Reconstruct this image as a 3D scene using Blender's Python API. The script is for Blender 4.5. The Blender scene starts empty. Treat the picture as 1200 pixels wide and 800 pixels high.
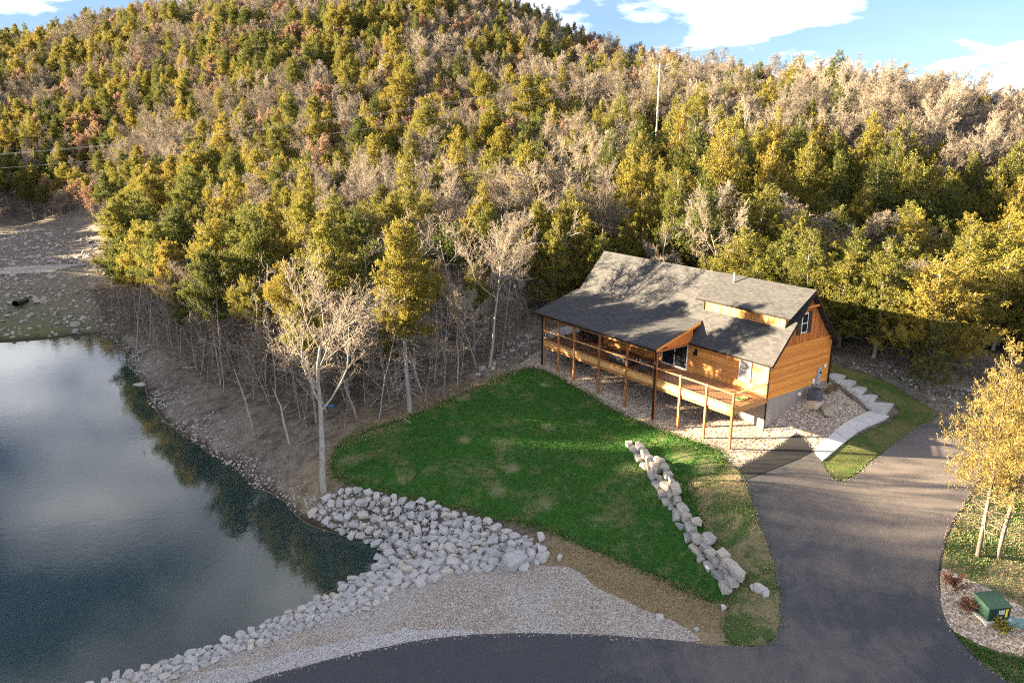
import bpy, bmesh, math, random
import numpy as np
from mathutils import Vector, Matrix, Euler
from mathutils.geometry import delaunay_2d_cdt

random.seed(7); RNG = np.random.default_rng(7)
SC = bpy.context.scene
COL = SC.collection
R = math.radians

# ------------------------------------------------------------------ camera, sky, sun, exposure
CAM_H, FPX, CX, CY, HY = 21.0, 866.0, 600.0, 400.0, 152.0
PITCH = math.atan((CY - HY) / FPX)
cam = bpy.data.cameras.new('camera'); camo = bpy.data.objects.new('camera', cam); COL.objects.link(camo)
camo.location = (0, 0, CAM_H); camo.rotation_euler = (R(90) - PITCH, 0, 0)
cam.sensor_width = 36; cam.lens = 36 * FPX / 1200; cam.clip_end = 4000; cam.clip_start = .5
SC.camera = camo

SUN_AZ, SUN_EL = 170.5, 11.8          # azimuth counted from +X towards +Y (degrees)
sd = Vector((math.cos(R(SUN_AZ)) * math.cos(R(SUN_EL)), math.sin(R(SUN_AZ)) * math.cos(R(SUN_EL)), math.sin(R(SUN_EL))))
sun = bpy.data.lights.new('sun', 'SUN'); suno = bpy.data.objects.new('sun', sun); COL.objects.link(suno)
sun.energy = 2.2; sun.angle = R(.5); sun.color = (1.0, .80, .52)
suno.rotation_euler = sd.to_track_quat('Z', 'Y').to_euler(); suno.location = (-60, 30, 60)

W = bpy.data.worlds.new('World'); SC.world = W; W.use_nodes = True; W.cycles.sampling_method = 'MANUAL'; W.cycles.sample_map_resolution = 1024
def world_setup():
    nt = W.node_tree; nt.nodes.clear(); N = nt.nodes.new; L = nt.links.new
    out = N('ShaderNodeOutputWorld'); bg = N('ShaderNodeBackground'); bg.inputs[1].default_value = .075
    sky = N('ShaderNodeTexSky'); sky.sky_type = 'NISHITA'; sky.sun_disc = False
    sky.sun_elevation = R(SUN_EL); sky.sun_rotation = R(SUN_AZ - 90)
    sky.air_density = 1.0; sky.dust_density = .3; sky.ozone_density = 2.0
    tc = N('ShaderNodeTexCoord')
    sx = N('ShaderNodeSeparateXYZ'); L(tc.outputs['Generated'], sx.inputs[0])          # clouds lie on one high deck: direction / height
    ab = N('ShaderNodeMath'); ab.operation = 'ABSOLUTE'; L(sx.outputs[2], ab.inputs[0]); ad = N('ShaderNodeMath'); ad.operation = 'ADD'; L(ab.outputs[0], ad.inputs[0]); ad.inputs[1].default_value = .16
    dv = N('ShaderNodeVectorMath'); dv.operation = 'DIVIDE'; cb_ = N('ShaderNodeCombineXYZ')
    for k in range(3): L(ad.outputs[0], cb_.inputs[k])
    L(tc.outputs['Generated'], dv.inputs[0]); L(cb_.outputs[0], dv.inputs[1])
    mp = N('ShaderNodeMapping'); mp.inputs['Scale'].default_value = (.36, .36, 0); mp.inputs['Location'].default_value = (13.89, 8.81, 0)
    L(dv.outputs[0], mp.inputs[0])
    nz = N('ShaderNodeTexNoise'); nz.inputs['Scale'].default_value = 3.2; nz.inputs['Detail'].default_value = 7; nz.inputs['Roughness'].default_value = .55
    nz.inputs['Distortion'].default_value = .25
    L(mp.outputs[0], nz.inputs['Vector'])
    cr = N('ShaderNodeValToRGB'); cr.color_ramp.elements[0].position = .47; cr.color_ramp.elements[1].position = .62
    L(nz.outputs['Fac'], cr.inputs[0])
    # cloud colour: white tops, blue-grey bellies
    nz2 = N('ShaderNodeTexNoise'); nz2.inputs['Scale'].default_value = 5; nz2.inputs['Detail'].default_value = 5
    L(mp.outputs[0], nz2.inputs['Vector'])
    cc = N('ShaderNodeMix'); cc.data_type = 'RGBA'; L(nz2.outputs['Fac'], cc.inputs[0])
    cc.inputs[6].default_value = (.8, .88, 1.02, 1); cc.inputs[7].default_value = (2.1, 2.03, 2.0, 1)
    # the sky itself, a little bluer and brighter than the bare model
    tint = N('ShaderNodeMix'); tint.data_type = 'RGBA'; tint.blend_type = 'MULTIPLY'; tint.inputs[0].default_value = 1
    L(sky.outputs[0], tint.inputs[6]); tint.inputs[7].default_value = (.047, .062, .096, 1)
    mx = N('ShaderNodeMix'); mx.data_type = 'RGBA'
    ml = N('ShaderNodeMath'); ml.operation = 'MULTIPLY_ADD'; ml.inputs[1].default_value = .86; ml.inputs[2].default_value = .05
    L(cr.outputs[0], ml.inputs[0]); L(ml.outputs[0], mx.inputs[0]); L(tint.outputs[2], mx.inputs[6]); L(cc.outputs[2], mx.inputs[7])
    L(mx.outputs[2], bg.inputs[0]); L(bg.outputs[0], out.inputs[0])
world_setup()
SC.view_settings.view_transform = 'Standard'; SC.view_settings.look = 'None'
SC.view_settings.exposure = 5.1; SC.view_settings.gamma = 1.0; SC.view_settings.use_curve_mapping = False
SC.cycles.max_bounces = 6; SC.cycles.transparent_max_bounces = 12; SC.cycles.use_denoising = False; SC.cycles.pixel_filter_type = 'BLACKMAN_HARRIS'; SC.cycles.filter_width = 1.1

# ------------------------------------------------------------------ pixel <-> world
cp, sp = math.cos(PITCH), math.sin(PITCH)
def ray(px, py):
    a, b = (px - CX) / FPX, -(py - CY) / FPX
    return np.array([a, cp + b * sp, b * cp - sp])
def at(px, py, z=0.):
    r = ray(px, py); t = (z - CAM_H) / r[2]; return np.array([0, 0, CAM_H]) + r * t
_u = ray(-60, 152); UU = _u / np.linalg.norm(_u); VV = np.array([UU[1], -UU[0], 0])   # house axes
HB = at(856, 527, 0)
def hw(s, w, z=0.): return HB + s * UU + w * VV + np.array([0, 0, z])
def hloc(P): d = np.asarray(P) - HB; return (d @ UU, d @ VV, d[2])
def proj(P):
    d = np.asarray(P, float) - [0, 0, CAM_H]
    fw = d[1] * cp - d[2] * sp; up = d[1] * sp + d[2] * cp
    return CX + FPX * d[0] / fw, CY - FPX * up / fw, fw

# ------------------------------------------------------------------ terrain height: thin plate spline through surveyed points
WATER = -4.8
CP = []
for (x, y, z) in [
    (962, 540, 0), (1035, 490, .6), (1052, 480, 1.0), (975, 436, 2.6), (1085, 490, 1.2), (1010, 440, 2.5), (1040, 430, 3.), (1100, 440, 2.6), (1180, 455, 2.3),
    (870, 545, -.1), (950, 560, -.1), (1075, 510, .7), (1000, 600, -.6), (900, 640, -1.), (960, 700, -1.5), (900, 790, -2.3), (1100, 760, -1.9),
    (1147, 650, -.9), (1190, 560, .1), (1190, 500, 1.), (1160, 720, -1.6), (1200, 800, -2.2),
    (622, 436, .6), (560, 480, -.5), (700, 500, -.7), (745, 512, -.55), (795, 540, -.5), (832, 600, -.7), (880, 690, -1.6), (725, 540, -1.2), (765, 590, -1.8), (805, 640, -2.1), (850, 700, -2.2),
    (650, 600, -2.2), (550, 560, -2.), (450, 520, -2.1), (410, 545, -2.6), (480, 482, -1.), (700, 640, -2.6), (800, 705, -2.4),
    (620, 690, -3.), (780, 735, -2.7), (600, 745, -2.9), (450, 770, -3.2), (300, 800, -3.4), (700, 790, -2.9), (460, 740, -3.3), (360, 760, -3.7),
    (500, 596, -2.9), (590, 625, -3.), (635, 655, -3.1), (405, 583, -3.2), (540, 690, -3.2), (440, 712, -3.7), (300, 775, -4.1),
    (250, 490, -3.4), (330, 540, -3.6), (380, 575, -3.4), (180, 400, -3.2), (200, 350, -1.6), (300, 450, -2.3), (400, 450, -1.1), (560, 432, .4), (600, 400, 1.4), (632, 380, 1.9),
    (50, 318, -1.6), (60, 345, -2.8), (60, 360, -3.6), (130, 330, -2.2), (60, 280, -.2), (40, 252, 1.)]:
    P = at(x, y, z); CP.append((P[0], P[1], z))
SHORE = [(60, 397), (120, 394), (150, 425), (175, 470), (225, 515), (300, 572), (345, 600), (385, 622), (428, 632), (452, 648), (430, 676), (385, 692), (330, 726), (220, 772), (105, 806), (0, 850)]
for (x, y) in SHORE + [(0, 402), (-100, 405)]:
    P = at(x, y, WATER); CP.append((P[0], P[1], WATER))
for (x, y, z) in [(350, 668, -5.9), (400, 650, -5.3), (250, 600, -6.5), (100, 500, -7.5), (50, 700, -7.5), (200, 690, -6.9), (30, 425, -6.3), (130, 440, -6.3), (300, 620, -6.3), (-200, 600, -7.5)]:
    P = at(x, y, z); CP.append((P[0], P[1], z))
for (s, w, z) in [(20.5, 0, .8), (16.4, 0, .43), (13.2, 0, .19), (7.1, 0, -.06), (0, 0, 0), (0, 3.7, .5), (7, 3.7, .7), (16, 3.7, 1.3), (0, 11.2, 2.5), (10, 12.5, 2.7), (20, 12, 2.7), (26, 5, 1.7), (-2.5, 7, 1.2), (24, 11, 2.6)]:
    P = hw(s, w); CP.append((P[0], P[1], z))
for k, prof in {-.23: [(90, 1), (110, 3), (130, 8), (160, 18), (200, 32), (240, 49), (270, 60), (310, 64), (400, 60)],
                .23: [(72, 3.5), (90, 7), (110, 12), (130, 17), (150, 22), (170, 26.5), (200, 28), (260, 27)],
                .577: [(66, 3.4), (80, 6), (100, 11), (120, 16.5), (135, 19), (160, 19), (220, 16)],
                .0: [(75, 2.6), (100, 5), (130, 12), (160, 21), (190, 31), (220, 41), (260, 52), (300, 56), (400, 54)],
                -.46: [(92, -1.5), (120, .5), (150, 5), (180, 14), (220, 27), (260, 42), (300, 56), (340, 62), (430, 60)],
                -.69: [(180, 4), (210, 12), (250, 26), (300, 41), (340, 49), (420, 50)],
                .85: [(66, 3), (100, 9), (130, 13), (180, 12), (240, 10)]}.items():
    for (Y, z) in prof: CP.append((k * Y, Y, z))
CP += [(-78, 40, WATER), (-80, 62, WATER), (-84, 85, WATER), (-62, 50, -7), (-66, 72, -6.6), (-60, 30, -7), (-92, 40, 8), (-96, 52, 11.3), (-97, 60, 11.2), (-99, 70, 8.6), (-102, 85, 7), (-90, 10, 4), (-120, 60, 9), (-125, 100, 5),
       (-140, 150, 3), (-170, 120, 8), (-160, 60, 9), (-140, 10, 5), (-240, 100, 16), (-240, 200, 24), (-300, 300, 46), (-240, 0, 12), (0, 5, -3.6), (-30, 10, -4.3), (-45, 22, -5.6), (40, 15, -2.6), (60, 30, -1), (70, 50, 1.5),
       (60, -20, -3.5), (0, -60, -4), (-80, -50, -2), (120, 0, 0), (160, 60, 4), (260, 120, 6), (260, -40, 0), (330, 330, 5), (120, 420, 30), (-120, 520, 55), (260, 250, 8)]
CP = np.array(CP, float)
def _tpsk(d2): return np.where(d2 > 1e-12, .5 * d2 * np.log(np.maximum(d2, 1e-12)), 0)
SCL = 100.
def _fit(P):
    X = P[:, :2] / SCL; n = len(X)
    K = _tpsk(((X[:, None] - X[None]) ** 2).sum(-1)) + np.eye(n) * 2e-5
    A = np.hstack([np.ones((n, 1)), X]); M = np.block([[K, A], [A.T, np.zeros((3, 3))]])
    return np.linalg.solve(M, np.r_[P[:, 2], 0, 0, 0])
TPSW = _fit(CP)
def hgt(xy):
    xy = np.atleast_2d(np.asarray(xy, float))[:, :2] / SCL; out = np.empty(len(xy)); X = CP[:, :2] / SCL; n = len(X)
    for i in range(0, len(xy), 20000):
        q = xy[i:i + 20000]; d2 = ((q[:, None] - X[None]) ** 2).sum(-1)
        out[i:i + 20000] = _tpsk(d2) @ TPSW[:n] + TPSW[n] + q @ TPSW[n + 1:]
    return out
def h1(x, y): return float(hgt([(x, y)])[0])
def gp(px, py):
    """pixel -> point on the terrain (first hit along the ray)"""
    r = ray(px, py); t = np.linspace(18, 420, 900); P = np.array([0, 0, CAM_H]) + t[:, None] * r
    below = P[:, 2] < hgt(P)
    i = int(np.argmax(below)) if below.any() else len(t) - 1
    a, b = t[max(i - 1, 0)], t[i]
    tt = np.linspace(a, b, 24); P = np.array([0, 0, CAM_H]) + tt[:, None] * r
    below = P[:, 2] < hgt(P); return P[int(np.argmax(below))] if below.any() else P[-1]

# ------------------------------------------------------------------ materials
MATS = {}
class NB:
    def __init__(s, name):
        s.m = bpy.data.materials.new(name); s.m.use_nodes = True; s.nt = s.m.node_tree; s.nt.nodes.clear(); MATS[name] = s.m
        s.out = s.n('ShaderNodeOutputMaterial')
    def n(s, t, **k):
        o = s.nt.nodes.new(t)
        for a, b in k.items():
            if a.startswith('i_'): o.inputs[a[2:]].default_value = b
            else: setattr(o, a, b)
        return o
    def l(s, a, b): s.nt.links.new(a, b)
    def coords(s, kind='Object', scale=(1, 1, 1), rot=(0, 0, 0)):
        t = s.n('ShaderNodeTexCoord'); m = s.n('ShaderNodeMapping'); m.inputs['Scale'].default_value = scale; m.inputs['Rotation'].default_value = rot
        s.l(t.outputs[kind], m.inputs[0]); return m.outputs[0]
    def noise(s, vec, scale, detail=4, rough=.55, dist=0):
        o = s.n('ShaderNodeTexNoise'); o.inputs['Scale'].default_value = scale; o.inputs['Detail'].default_value = detail
        o.inputs['Roughness'].default_value = rough; o.inputs['Distortion'].default_value = dist; s.l(vec, o.inputs['Vector']); return o.outputs['Fac']
    def vor(s, vec, scale, feature='F1', out='Distance', rnd=1):
        o = s.n('ShaderNodeTexVoronoi'); o.feature = feature; o.inputs['Scale'].default_value = scale; o.inputs['Randomness'].default_value = rnd; s.l(vec, o.inputs['Vector']); return o.outputs[out]
    def ramp(s, fac, stops):
        o = s.n('ShaderNodeValToRGB'); e = o.color_ramp.elements
        while len(e) < len(stops): e.new(.5)
        for q, (p, c) in zip(e, stops): q.position = p; q.color = (*c, 1) if len(c) == 3 else c
        s.l(fac, o.inputs[0]); return o.outputs[0]
    def mix(s, fac, a, b, mode='MIX'):
        o = s.n('ShaderNodeMix'); o.data_type = 'RGBA'; o.blend_type = mode
        if isinstance(fac, (int, float)): o.inputs[0].default_value = fac
        else: s.l(fac, o.inputs[0])
        for i, v in ((6, a), (7, b)):
            if isinstance(v, tuple): o.inputs[i].default_value = (*v[:3], 1)
            else: s.l(v, o.inputs[i])
        return o.outputs[2]
    def math(s, op, a, b=0.):
        o = s.n('ShaderNodeMath'); o.operation = op
        for i, v in ((0, a), (1, b)):
            if isinstance(v, (int, float)): o.inputs[i].default_value = v
            else: s.l(v, o.inputs[i])
        return o.outputs[0]
    def attr(s, name):
        o = s.n('ShaderNodeAttribute'); o.attribute_name = name; return o.outputs['Fac']
    def orand(s): return s.n('ShaderNodeObjectInfo').outputs['Random']
    def bump(s, h, strength=.5, dist=.02):
        o = s.n('ShaderNodeBump'); o.inputs['Strength'].default_value = strength; o.inputs['Distance'].default_value = dist; s.l(h, o.inputs['Height']); return o.outputs[0]
    def pbr(s, col, rough=.8, normal=None, metal=0., spec=.3):
        o = s.n('ShaderNodeBsdfPrincipled'); o.inputs['Metallic'].default_value = metal; o.inputs['Specular IOR Level'].default_value = spec
        if isinstance(col, tuple): o.inputs['Base Color'].default_value = (*col, 1)
        else: s.l(col, o.inputs['Base Color'])
        if isinstance(rough, (int, float)): o.inputs['Roughness'].default_value = rough
        else: s.l(rough, o.inputs['Roughness'])
        if normal is not None: s.l(normal, o.inputs['Normal'])
        return o
    def end(s, sh): s.l(sh.outputs[0], s.out.inputs[0]); return s.m

def m_plain(name, col, rough=.6, metal=0., var=.15, scale=6., spec=.3):
    b = NB(name); c = b.coords(); n = b.noise(c, scale, 5)
    d = tuple(x * (1 - var) for x in col); e = tuple(min(1, x * (1 + var)) for x in col)
    b.end(b.pbr(b.ramp(n, [(.3, d), (.7, e)]), rough, b.bump(b.noise(c, scale * 6, 3), .15, .01), metal, spec))
def m_wood(name, dark, light, axis=0, rough=.62, sc=1.):
    b = NB(name); st = [9., 9., 9.]; st[axis] = .7
    c = b.coords('Object', tuple(x * sc for x in st)); rnd = b.orand()
    n = b.noise(c, 2.2, 6, .6, .6)
    col = b.ramp(n, [(.28, dark), (.72, light)])
    kn = b.vor(b.coords('Object', tuple((.9 if i == axis else 3.2) for i in range(3))), 1.0)
    col = b.mix(b.ramp(kn, [(.04, (1, 1, 1)), (.12, (0, 0, 0))]), col, tuple(x * .45 for x in dark))
    v = b.n('ShaderNodeHueSaturation'); b.l(col, v.inputs['Color'])
    b.l(b.math('ADD', b.math('MULTIPLY', rnd, .34), .83), v.inputs['Value'])
    b.l(b.math('ADD', b.math('MULTIPLY', rnd, .012), .494), v.inputs['Hue'])
    b.end(b.pbr(v.outputs[0], rough, b.bump(n, .25, .01)))
m_wood('pine_x', (.38, .150, .030), (.60, .285, .072), 0)
m_wood('pine_y', (.46, .155, .024), (.68, .265, .052), 1)
m_wood('pine_z', (.33, .130, .030), (.55, .25, .070), 2)
m_wood('gable_z', (.31, .09, .020), (.48, .17, .042), 2)
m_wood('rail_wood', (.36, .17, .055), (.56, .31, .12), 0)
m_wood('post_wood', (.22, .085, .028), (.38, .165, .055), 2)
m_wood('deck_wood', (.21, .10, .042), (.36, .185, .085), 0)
m_wood('shutter_wood', (.03, .018, .013), (.06, .035, .025), 2)
m_plain('dark_metal', (.022, .016, .013), .45, .3)
m_plain('blind', (.22, .225, .225), .35, 0, .06)
m_plain('white_trim', (.72, .71, .68), .5, 0, .06)
m_plain('black_metal', (.018, .018, .02), .4, .4)
m_plain('wicker', (.045, .043, .045), .75, 0, .35, 30)
m_plain('cushion', (.10, .11, .13), .9, 0, .12, 14)
m_plain('ac_metal', (.11, .12, .13), .5, .3, .12)
m_plain('panel_grey', (.40, .42, .43), .5, .2, .08)
m_plain('green_paint', (.014, .040, .028), .5, 0, .2, 3)
m_plain('lid_green', (.13, .22, .22), .6, 0, .15)
m_plain('yellow_sticker', (.75, .55, .03), .5, 0, .05)
m_plain('blue_plastic', (.02, .18, .6), .4, 0, .1)
m_plain('hose_green', (.12, .38, .12), .5, 0, .2)
m_plain('hose_yellow', (.65, .5, .08), .5, 0, .2)
m_plain('terracotta', (.35, .14, .07), .8, 0, .2)
m_plain('black_rubber', (.012, .012, .013), .6, 0, .2)
m_plain('wire_grey', (.30, .30, .30), .5, .2, .1)
m_plain('pole_wood', (.42, .38, .33), .9, 0, .2, 3)
m_plain('pipe_white', (.75, .76, .76), .5, 0, .06)

def m_glass():
    b = NB('window_glass'); g = b.pbr((.012, .015, .018), .04, None, 0, .8); b.end(g)
m_glass()
def m_concrete(name, lo, hi):
    b = NB(name); c = b.coords(); n = b.noise(c, .9, 6, .6); f = b.noise(c, 24, 4)
    col = b.mix(b.math('MULTIPLY', f, .35), b.ramp(n, [(.3, lo), (.7, hi)]), tuple(x * .7 for x in lo))
    st = b.noise(b.coords('Object', (1.5, 1.5, .25)), 1.4, 4, .6)
    col = b.mix(b.ramp(st, [(.55, (0, 0, 0)), (.75, (.3, .3, .3))]), col, tuple(x * .6 for x in lo))
    b.end(b.pbr(col, .85, b.bump(f, .2, .01)))
m_concrete('concrete', (.40, .385, .36), (.52, .50, .47))
m_concrete('foundation', (.25, .215, .185), (.32, .28, .245))

def m_shingle():
    b = NB('shingle')
    c = b.coords('Object', (1, 1.42, 0.0))
    br = b.n('ShaderNodeTexBrick'); b.l(c, br.inputs['Vector']); br.inputs['Scale'].default_value = 1.0
    br.inputs['Brick Width'].default_value = .34; br.inputs['Row Height'].default_value = .15; br.inputs['Mortar Size'].default_value = .012; br.inputs['Mortar Smooth'].default_value = .4
    br.inputs['Color1'].default_value = (.030, .030, .032, 1); br.inputs['Color2'].default_value = (.070, .069, .071, 1); br.inputs['Mortar'].default_value = (.02, .02, .021, 1)
    br.inputs['Bias'].default_value = -.1
    n = b.noise(b.coords(), .5, 4); g = b.noise(b.coords(), 30, 3)
    col = b.mix(b.math('MULTIPLY', n, .5), br.outputs['Color'], (.058, .057, .058))
    col = b.mix(b.math('MULTIPLY', g, .4), col, (.038, .038, .04))
    hgt_ = b.math('ADD', br.outputs['Fac'], b.math('MULTIPLY', g, -.6))
    b.end(b.pbr(col, .92, b.bump(hgt_, -.6, .02), 0, .15))
m_shingle()

def m_gravel(name, stops, scale, bump=.9, grey=None, gscale=.35):
    b = NB(name); c = b.coords()
    o = b.n('ShaderNodeTexVoronoi'); o.inputs['Scale'].default_value = scale; b.l(c, o.inputs['Vector'])
    sx = b.n('ShaderNodeSeparateColor'); b.l(o.outputs['Color'], sx.inputs[0])
    col = b.ramp(sx.outputs[0], stops)
    big = b.noise(c, gscale, 5, .6)
    if grey: col = b.mix(b.ramp(big, [(.45, (0, 0, 0)), (.62, (.85, .85, .85))]), col, grey)
    edge = b.ramp(o.outputs['Distance'], [(.35, (0, 0, 0)), (.75, (.75, .75, .75))])
    col = b.mix(edge, col, (.09, .075, .06))
    b.end(b.pbr(col, .88, b.bump(o.outputs['Distance'], -bump, 1.2 / scale), 0, .2))
m_gravel('river_gravel', [(.0, (.17, .12, .085)), (.35, (.33, .25, .18)), (.7, (.45, .37, .29)), (1, (.58, .53, .46))], 9.)
m_gravel('bank_gravel', [(.0, (.20, .16, .125)), (.4, (.30, .255, .21)), (.8, (.38, .34, .295)), (1, (.48, .45, .41))], 13., .5, (.37, .355, .335), .22)
m_gravel('crushed_gravel', [(.0, (.30, .29, .28)), (.5, (.38, .37, .36)), (1, (.48, .47, .46))], 14., .5, (.42, .41, .40), .5)

def m_asphalt():
    b = NB('asphalt'); c = b.coords(); big = b.noise(c, .11, 6, .62, .4); mid = b.noise(c, .6, 6, .65, 1.0); f = b.noise(c, 18, 4, .7)
    pv = gp(1190, 735); g_ = b.n('ShaderNodeNewGeometry'); vs = b.n('ShaderNodeVectorMath'); vs.operation = 'SUBTRACT'; b.l(g_.outputs['Position'], vs.inputs[0]); vs.inputs[1].default_value = (pv[0], pv[1], 0)
    sxy = b.n('ShaderNodeSeparateXYZ'); b.l(vs.outputs[0], sxy.inputs[0]); rad = b.math('SQRT', b.math('ADD', b.math('MULTIPLY', sxy.outputs[0], sxy.outputs[0]), b.math('MULTIPLY', sxy.outputs[1], sxy.outputs[1])))
    cxyz = b.n('ShaderNodeCombineXYZ'); b.l(rad, cxyz.inputs[0]); b.l(b.math('MULTIPLY', b.math('ARCTAN2', sxy.outputs[1], sxy.outputs[0]), 1.1), cxyz.inputs[1])
    st = b.noise(cxyz.outputs[0], 1.1, 7, .7, .9)     # wheel tracks swing round the island
    base = b.ramp(f, [(.25, (.022, .0235, .027)), (.75, (.050, .0525, .058))])
    dust = b.math('ADD', b.math('MULTIPLY', b.attr('dust'), 1.15), b.math('ADD', b.math('MULTIPLY', b.math('SUBTRACT', big, .5), 1.1), b.math('MULTIPLY', b.math('SUBTRACT', st, .5), .75)))
    dust = b.math('ADD', dust, b.math('MULTIPLY', b.math('SUBTRACT', mid, .64), 1.2))
    dn = b.n('ShaderNodeClamp'); b.l(dust, dn.inputs[0])
    col = b.mix(b.math('MULTIPLY', dn.outputs[0], .85), base, b.ramp(f, [(.3, (.105, .086, .073)), (.7, (.175, .147, .127))]))
    sp_ = b.vor(c, 2.4); col = b.mix(b.ramp(sp_, [(.02, (.8, .8, .8)), (.06, (0, 0, 0))]), col, (.26, .24, .22))
    b.end(b.pbr(col, .82, b.bump(f, .3, .02), 0, .3))
    b = NB('fresh_asphalt'); c = b.coords(); f = b.noise(c, 20, 4, .7); m = b.noise(c, .8, 4)
    b.end(b.pbr(b.mix(b.math('MULTIPLY', m, .3), b.ramp(f, [(.25, (.008, .0085, .0095)), (.75, (.018, .0185, .020))]), (.03, .028, .026)), .75, b.bump(f, .3, .02)))
m_asphalt()

def m_ground():
    b = NB('forest_floor'); c = b.coords()
    n1 = b.noise(c, .16, 6, .62, .4); n2 = b.noise(c, 1.1, 6, .65, .5); n3 = b.noise(c, 12, 5, .75)
    litter = b.ramp(n2, [(.30, (.034, .027, .022)), (.5, (.080, .065, .052)), (.72, (.145, .121, .098))])
    litter = b.mix(b.ramp(n3, [(.5, (0, 0, 0)), (.75, (.8, .8, .8))]), litter, (.20, .17, .14))
    # bare rocky soil near the shore and the dam
    rock = b.ramp(n3, [(.38, (.085, .072, .058)), (.55, (.20, .18, .15)), (.68, (.40, .37, .33))])
    rk = b.math('ADD', b.attr('rocky'), b.math('MULTIPLY', b.math('SUBTRACT', n2, .55), 1.6))
    ck = b.n('ShaderNodeClamp'); b.l(rk, ck.inputs[0]); rm = b.math('MULTIPLY', ck.outputs[0], b.math('GREATER_THAN', b.attr('rocky'), .02))
    col = b.mix(b.math('MULTIPLY', rm, .9), litter, rock)
    straw = b.ramp(b.noise(c, 5, 5, .7), [(.3, (.17, .125, .068)), (.7, (.30, .235, .13))])
    ss = b.math('ADD', b.attr('straw'), b.math('MULTIPLY', b.math('SUBTRACT', n2, .5), .9))
    cs = b.n('ShaderNodeClamp'); b.l(ss, cs.inputs[0]); col = b.mix(b.math('MULTIPLY', cs.outputs[0], b.math('GREATER_THAN', b.attr('straw'), .02)), col, straw)
    # grassy weeds where marked
    gs = b.math('ADD', b.attr('weedy'), b.math('MULTIPLY', b.math('SUBTRACT', n2, .5), 1.4))
    cg = b.n('ShaderNodeClamp'); b.l(gs, cg.inputs[0]); col = b.mix(b.math('MULTIPLY', cg.outputs[0], b.math('GREATER_THAN', b.attr('weedy'), .02)), col, b.ramp(n3, [(.3, (.06, .075, .022)), (.7, (.12, .125, .05))]))
    # silt of the pond bed
    g = b.n('ShaderNodeNewGeometry'); sx = b.n('ShaderNodeSeparateXYZ'); b.l(g.outputs['Position'], sx.inputs[0])
    bed = b.ramp(b.math('ADD', b.math('DIVIDE', b.math('ADD', sx.outputs[2], 4.85), -2.2), b.math('MULTIPLY', b.math('SUBTRACT', n2, .5), .25)),
                 [(.0, (.12, .095, .05)), (.22, (.055, .055, .028)), (.6, (.012, .026, .020)), (1, (.008, .020, .020))])
    wet = b.ramp(b.math('ADD', b.math('DIVIDE', b.math('SUBTRACT', sx.outputs[2], WATER), .42), b.math('MULTIPLY', b.math('SUBTRACT', n2, .5), .9)), [(.25, (.85, .85, .85)), (1, (0, 0, 0))])
    col = b.mix(wet, col, (.028, .022, .015))
    col = b.mix(b.math('LESS_THAN', sx.outputs[2], WATER + .03), col, bed)
    b.end(b.pbr(col, .95, b.bump(b.math('ADD', n3, b.math('MULTIPLY', n2, 2)), .6, .08), 0, .1))
m_ground()

def m_grass():
    for name, pale, thr in (('lawn_turf', (.125, .125, .05), (.51, .68)), ('thin_turf', (.19, .15, .085), (.42, .56)), ('olive_turf', (.13, .115, .045), (.36, .62))):
        b = NB(name); c = b.coords(); n1 = b.noise(c, .35, 6, .6, .6); n2 = b.noise(c, 2.4, 5, .65); n3 = b.noise(c, 22, 4, .7)
        col = b.ramp(n2, [(.25, (.019, .066, .009)), (.55, (.031, .100, .014)), (.8, (.056, .118, .022))])
        if name != 'lawn_turf': col = b.mix(.6, col, (.075, .085, .03))
        col = b.mix(b.ramp(n3, [(.3, (0, 0, 0)), (.75, (.6, .6, .6))]), col, (.012, .042, .008))
        mm = b.math('ADD', n1, b.math('MULTIPLY', b.math('SUBTRACT', n2, .5), .35))
        col = b.mix(b.math('MULTIPLY', b.ramp(mm, [(thr[0], (0, 0, 0)), (thr[1], (1, 1, 1))]), .85), col, pale)
        bm_ = b.n('ShaderNodeClamp'); b.l(b.math('MULTIPLY', b.math('SUBTRACT', b.math('ADD', b.attr('bare'), b.math('MULTIPLY', n2, .5)), .45), 2.2), bm_.inputs[0])
        col = b.mix(b.math('MULTIPLY', bm_.outputs[0], b.math('GREATER_THAN', b.attr('bare'), .03)), col, (.17, .145, .085))
        b.end(b.pbr(col, .9, b.bump(n3, .7, .05), 0, .1))
    b = NB('grass_blade'); t = b.attr('tint')
    col = b.ramp(t, [(0, (.018, .060, .008)), (.6, (.034, .104, .014)), (.85, (.068, .122, .026)), (1, (.17, .15, .06))])
    b.end(b.pbr(col, .8, None, 0, .2))
m_grass()

def m_rock(name, lo, hi, warm):
    b = NB(name); c = b.coords(); rnd = b.orand()
    n = b.noise(c, 1.6, 6, .65); f = b.noise(c, 9, 5, .7)
    col = b.ramp(n, [(.3, lo), (.7, hi)])
    col = b.mix(b.ramp(rnd, [(.0, (0, 0, 0)), (.6, (.15, .15, .15)), (1, (.75, .75, .75))]), col, warm)
    col = b.mix(b.math('MULTIPLY', b.ramp(f, [(.35, (1, 1, 1)), (.6, (0, 0, 0))]), .35), col, tuple(x * .5 for x in lo))
    v = b.n('ShaderNodeHueSaturation'); b.l(col, v.inputs['Color']); b.l(b.math('ADD', b.math('MULTIPLY', rnd, .3), .82), v.inputs['Value'])
    b.end(b.pbr(v.outputs[0], .9, b.bump(b.math('ADD', f, n), .5, .05), 0, .2))
m_rock('limestone', (.30, .298, .29), (.44, .432, .415), (.36, .31, .25))
m_rock('wall_stone', (.25, .238, .215), (.41, .39, .355), (.32, .27, .205))
m_rock('tan_stone', (.30, .25, .19), (.44, .385, .31), (.40, .29, .19))
m_rock('rubble', (.27, .25, .225), (.42, .395, .36), (.33, .27, .2))

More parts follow.
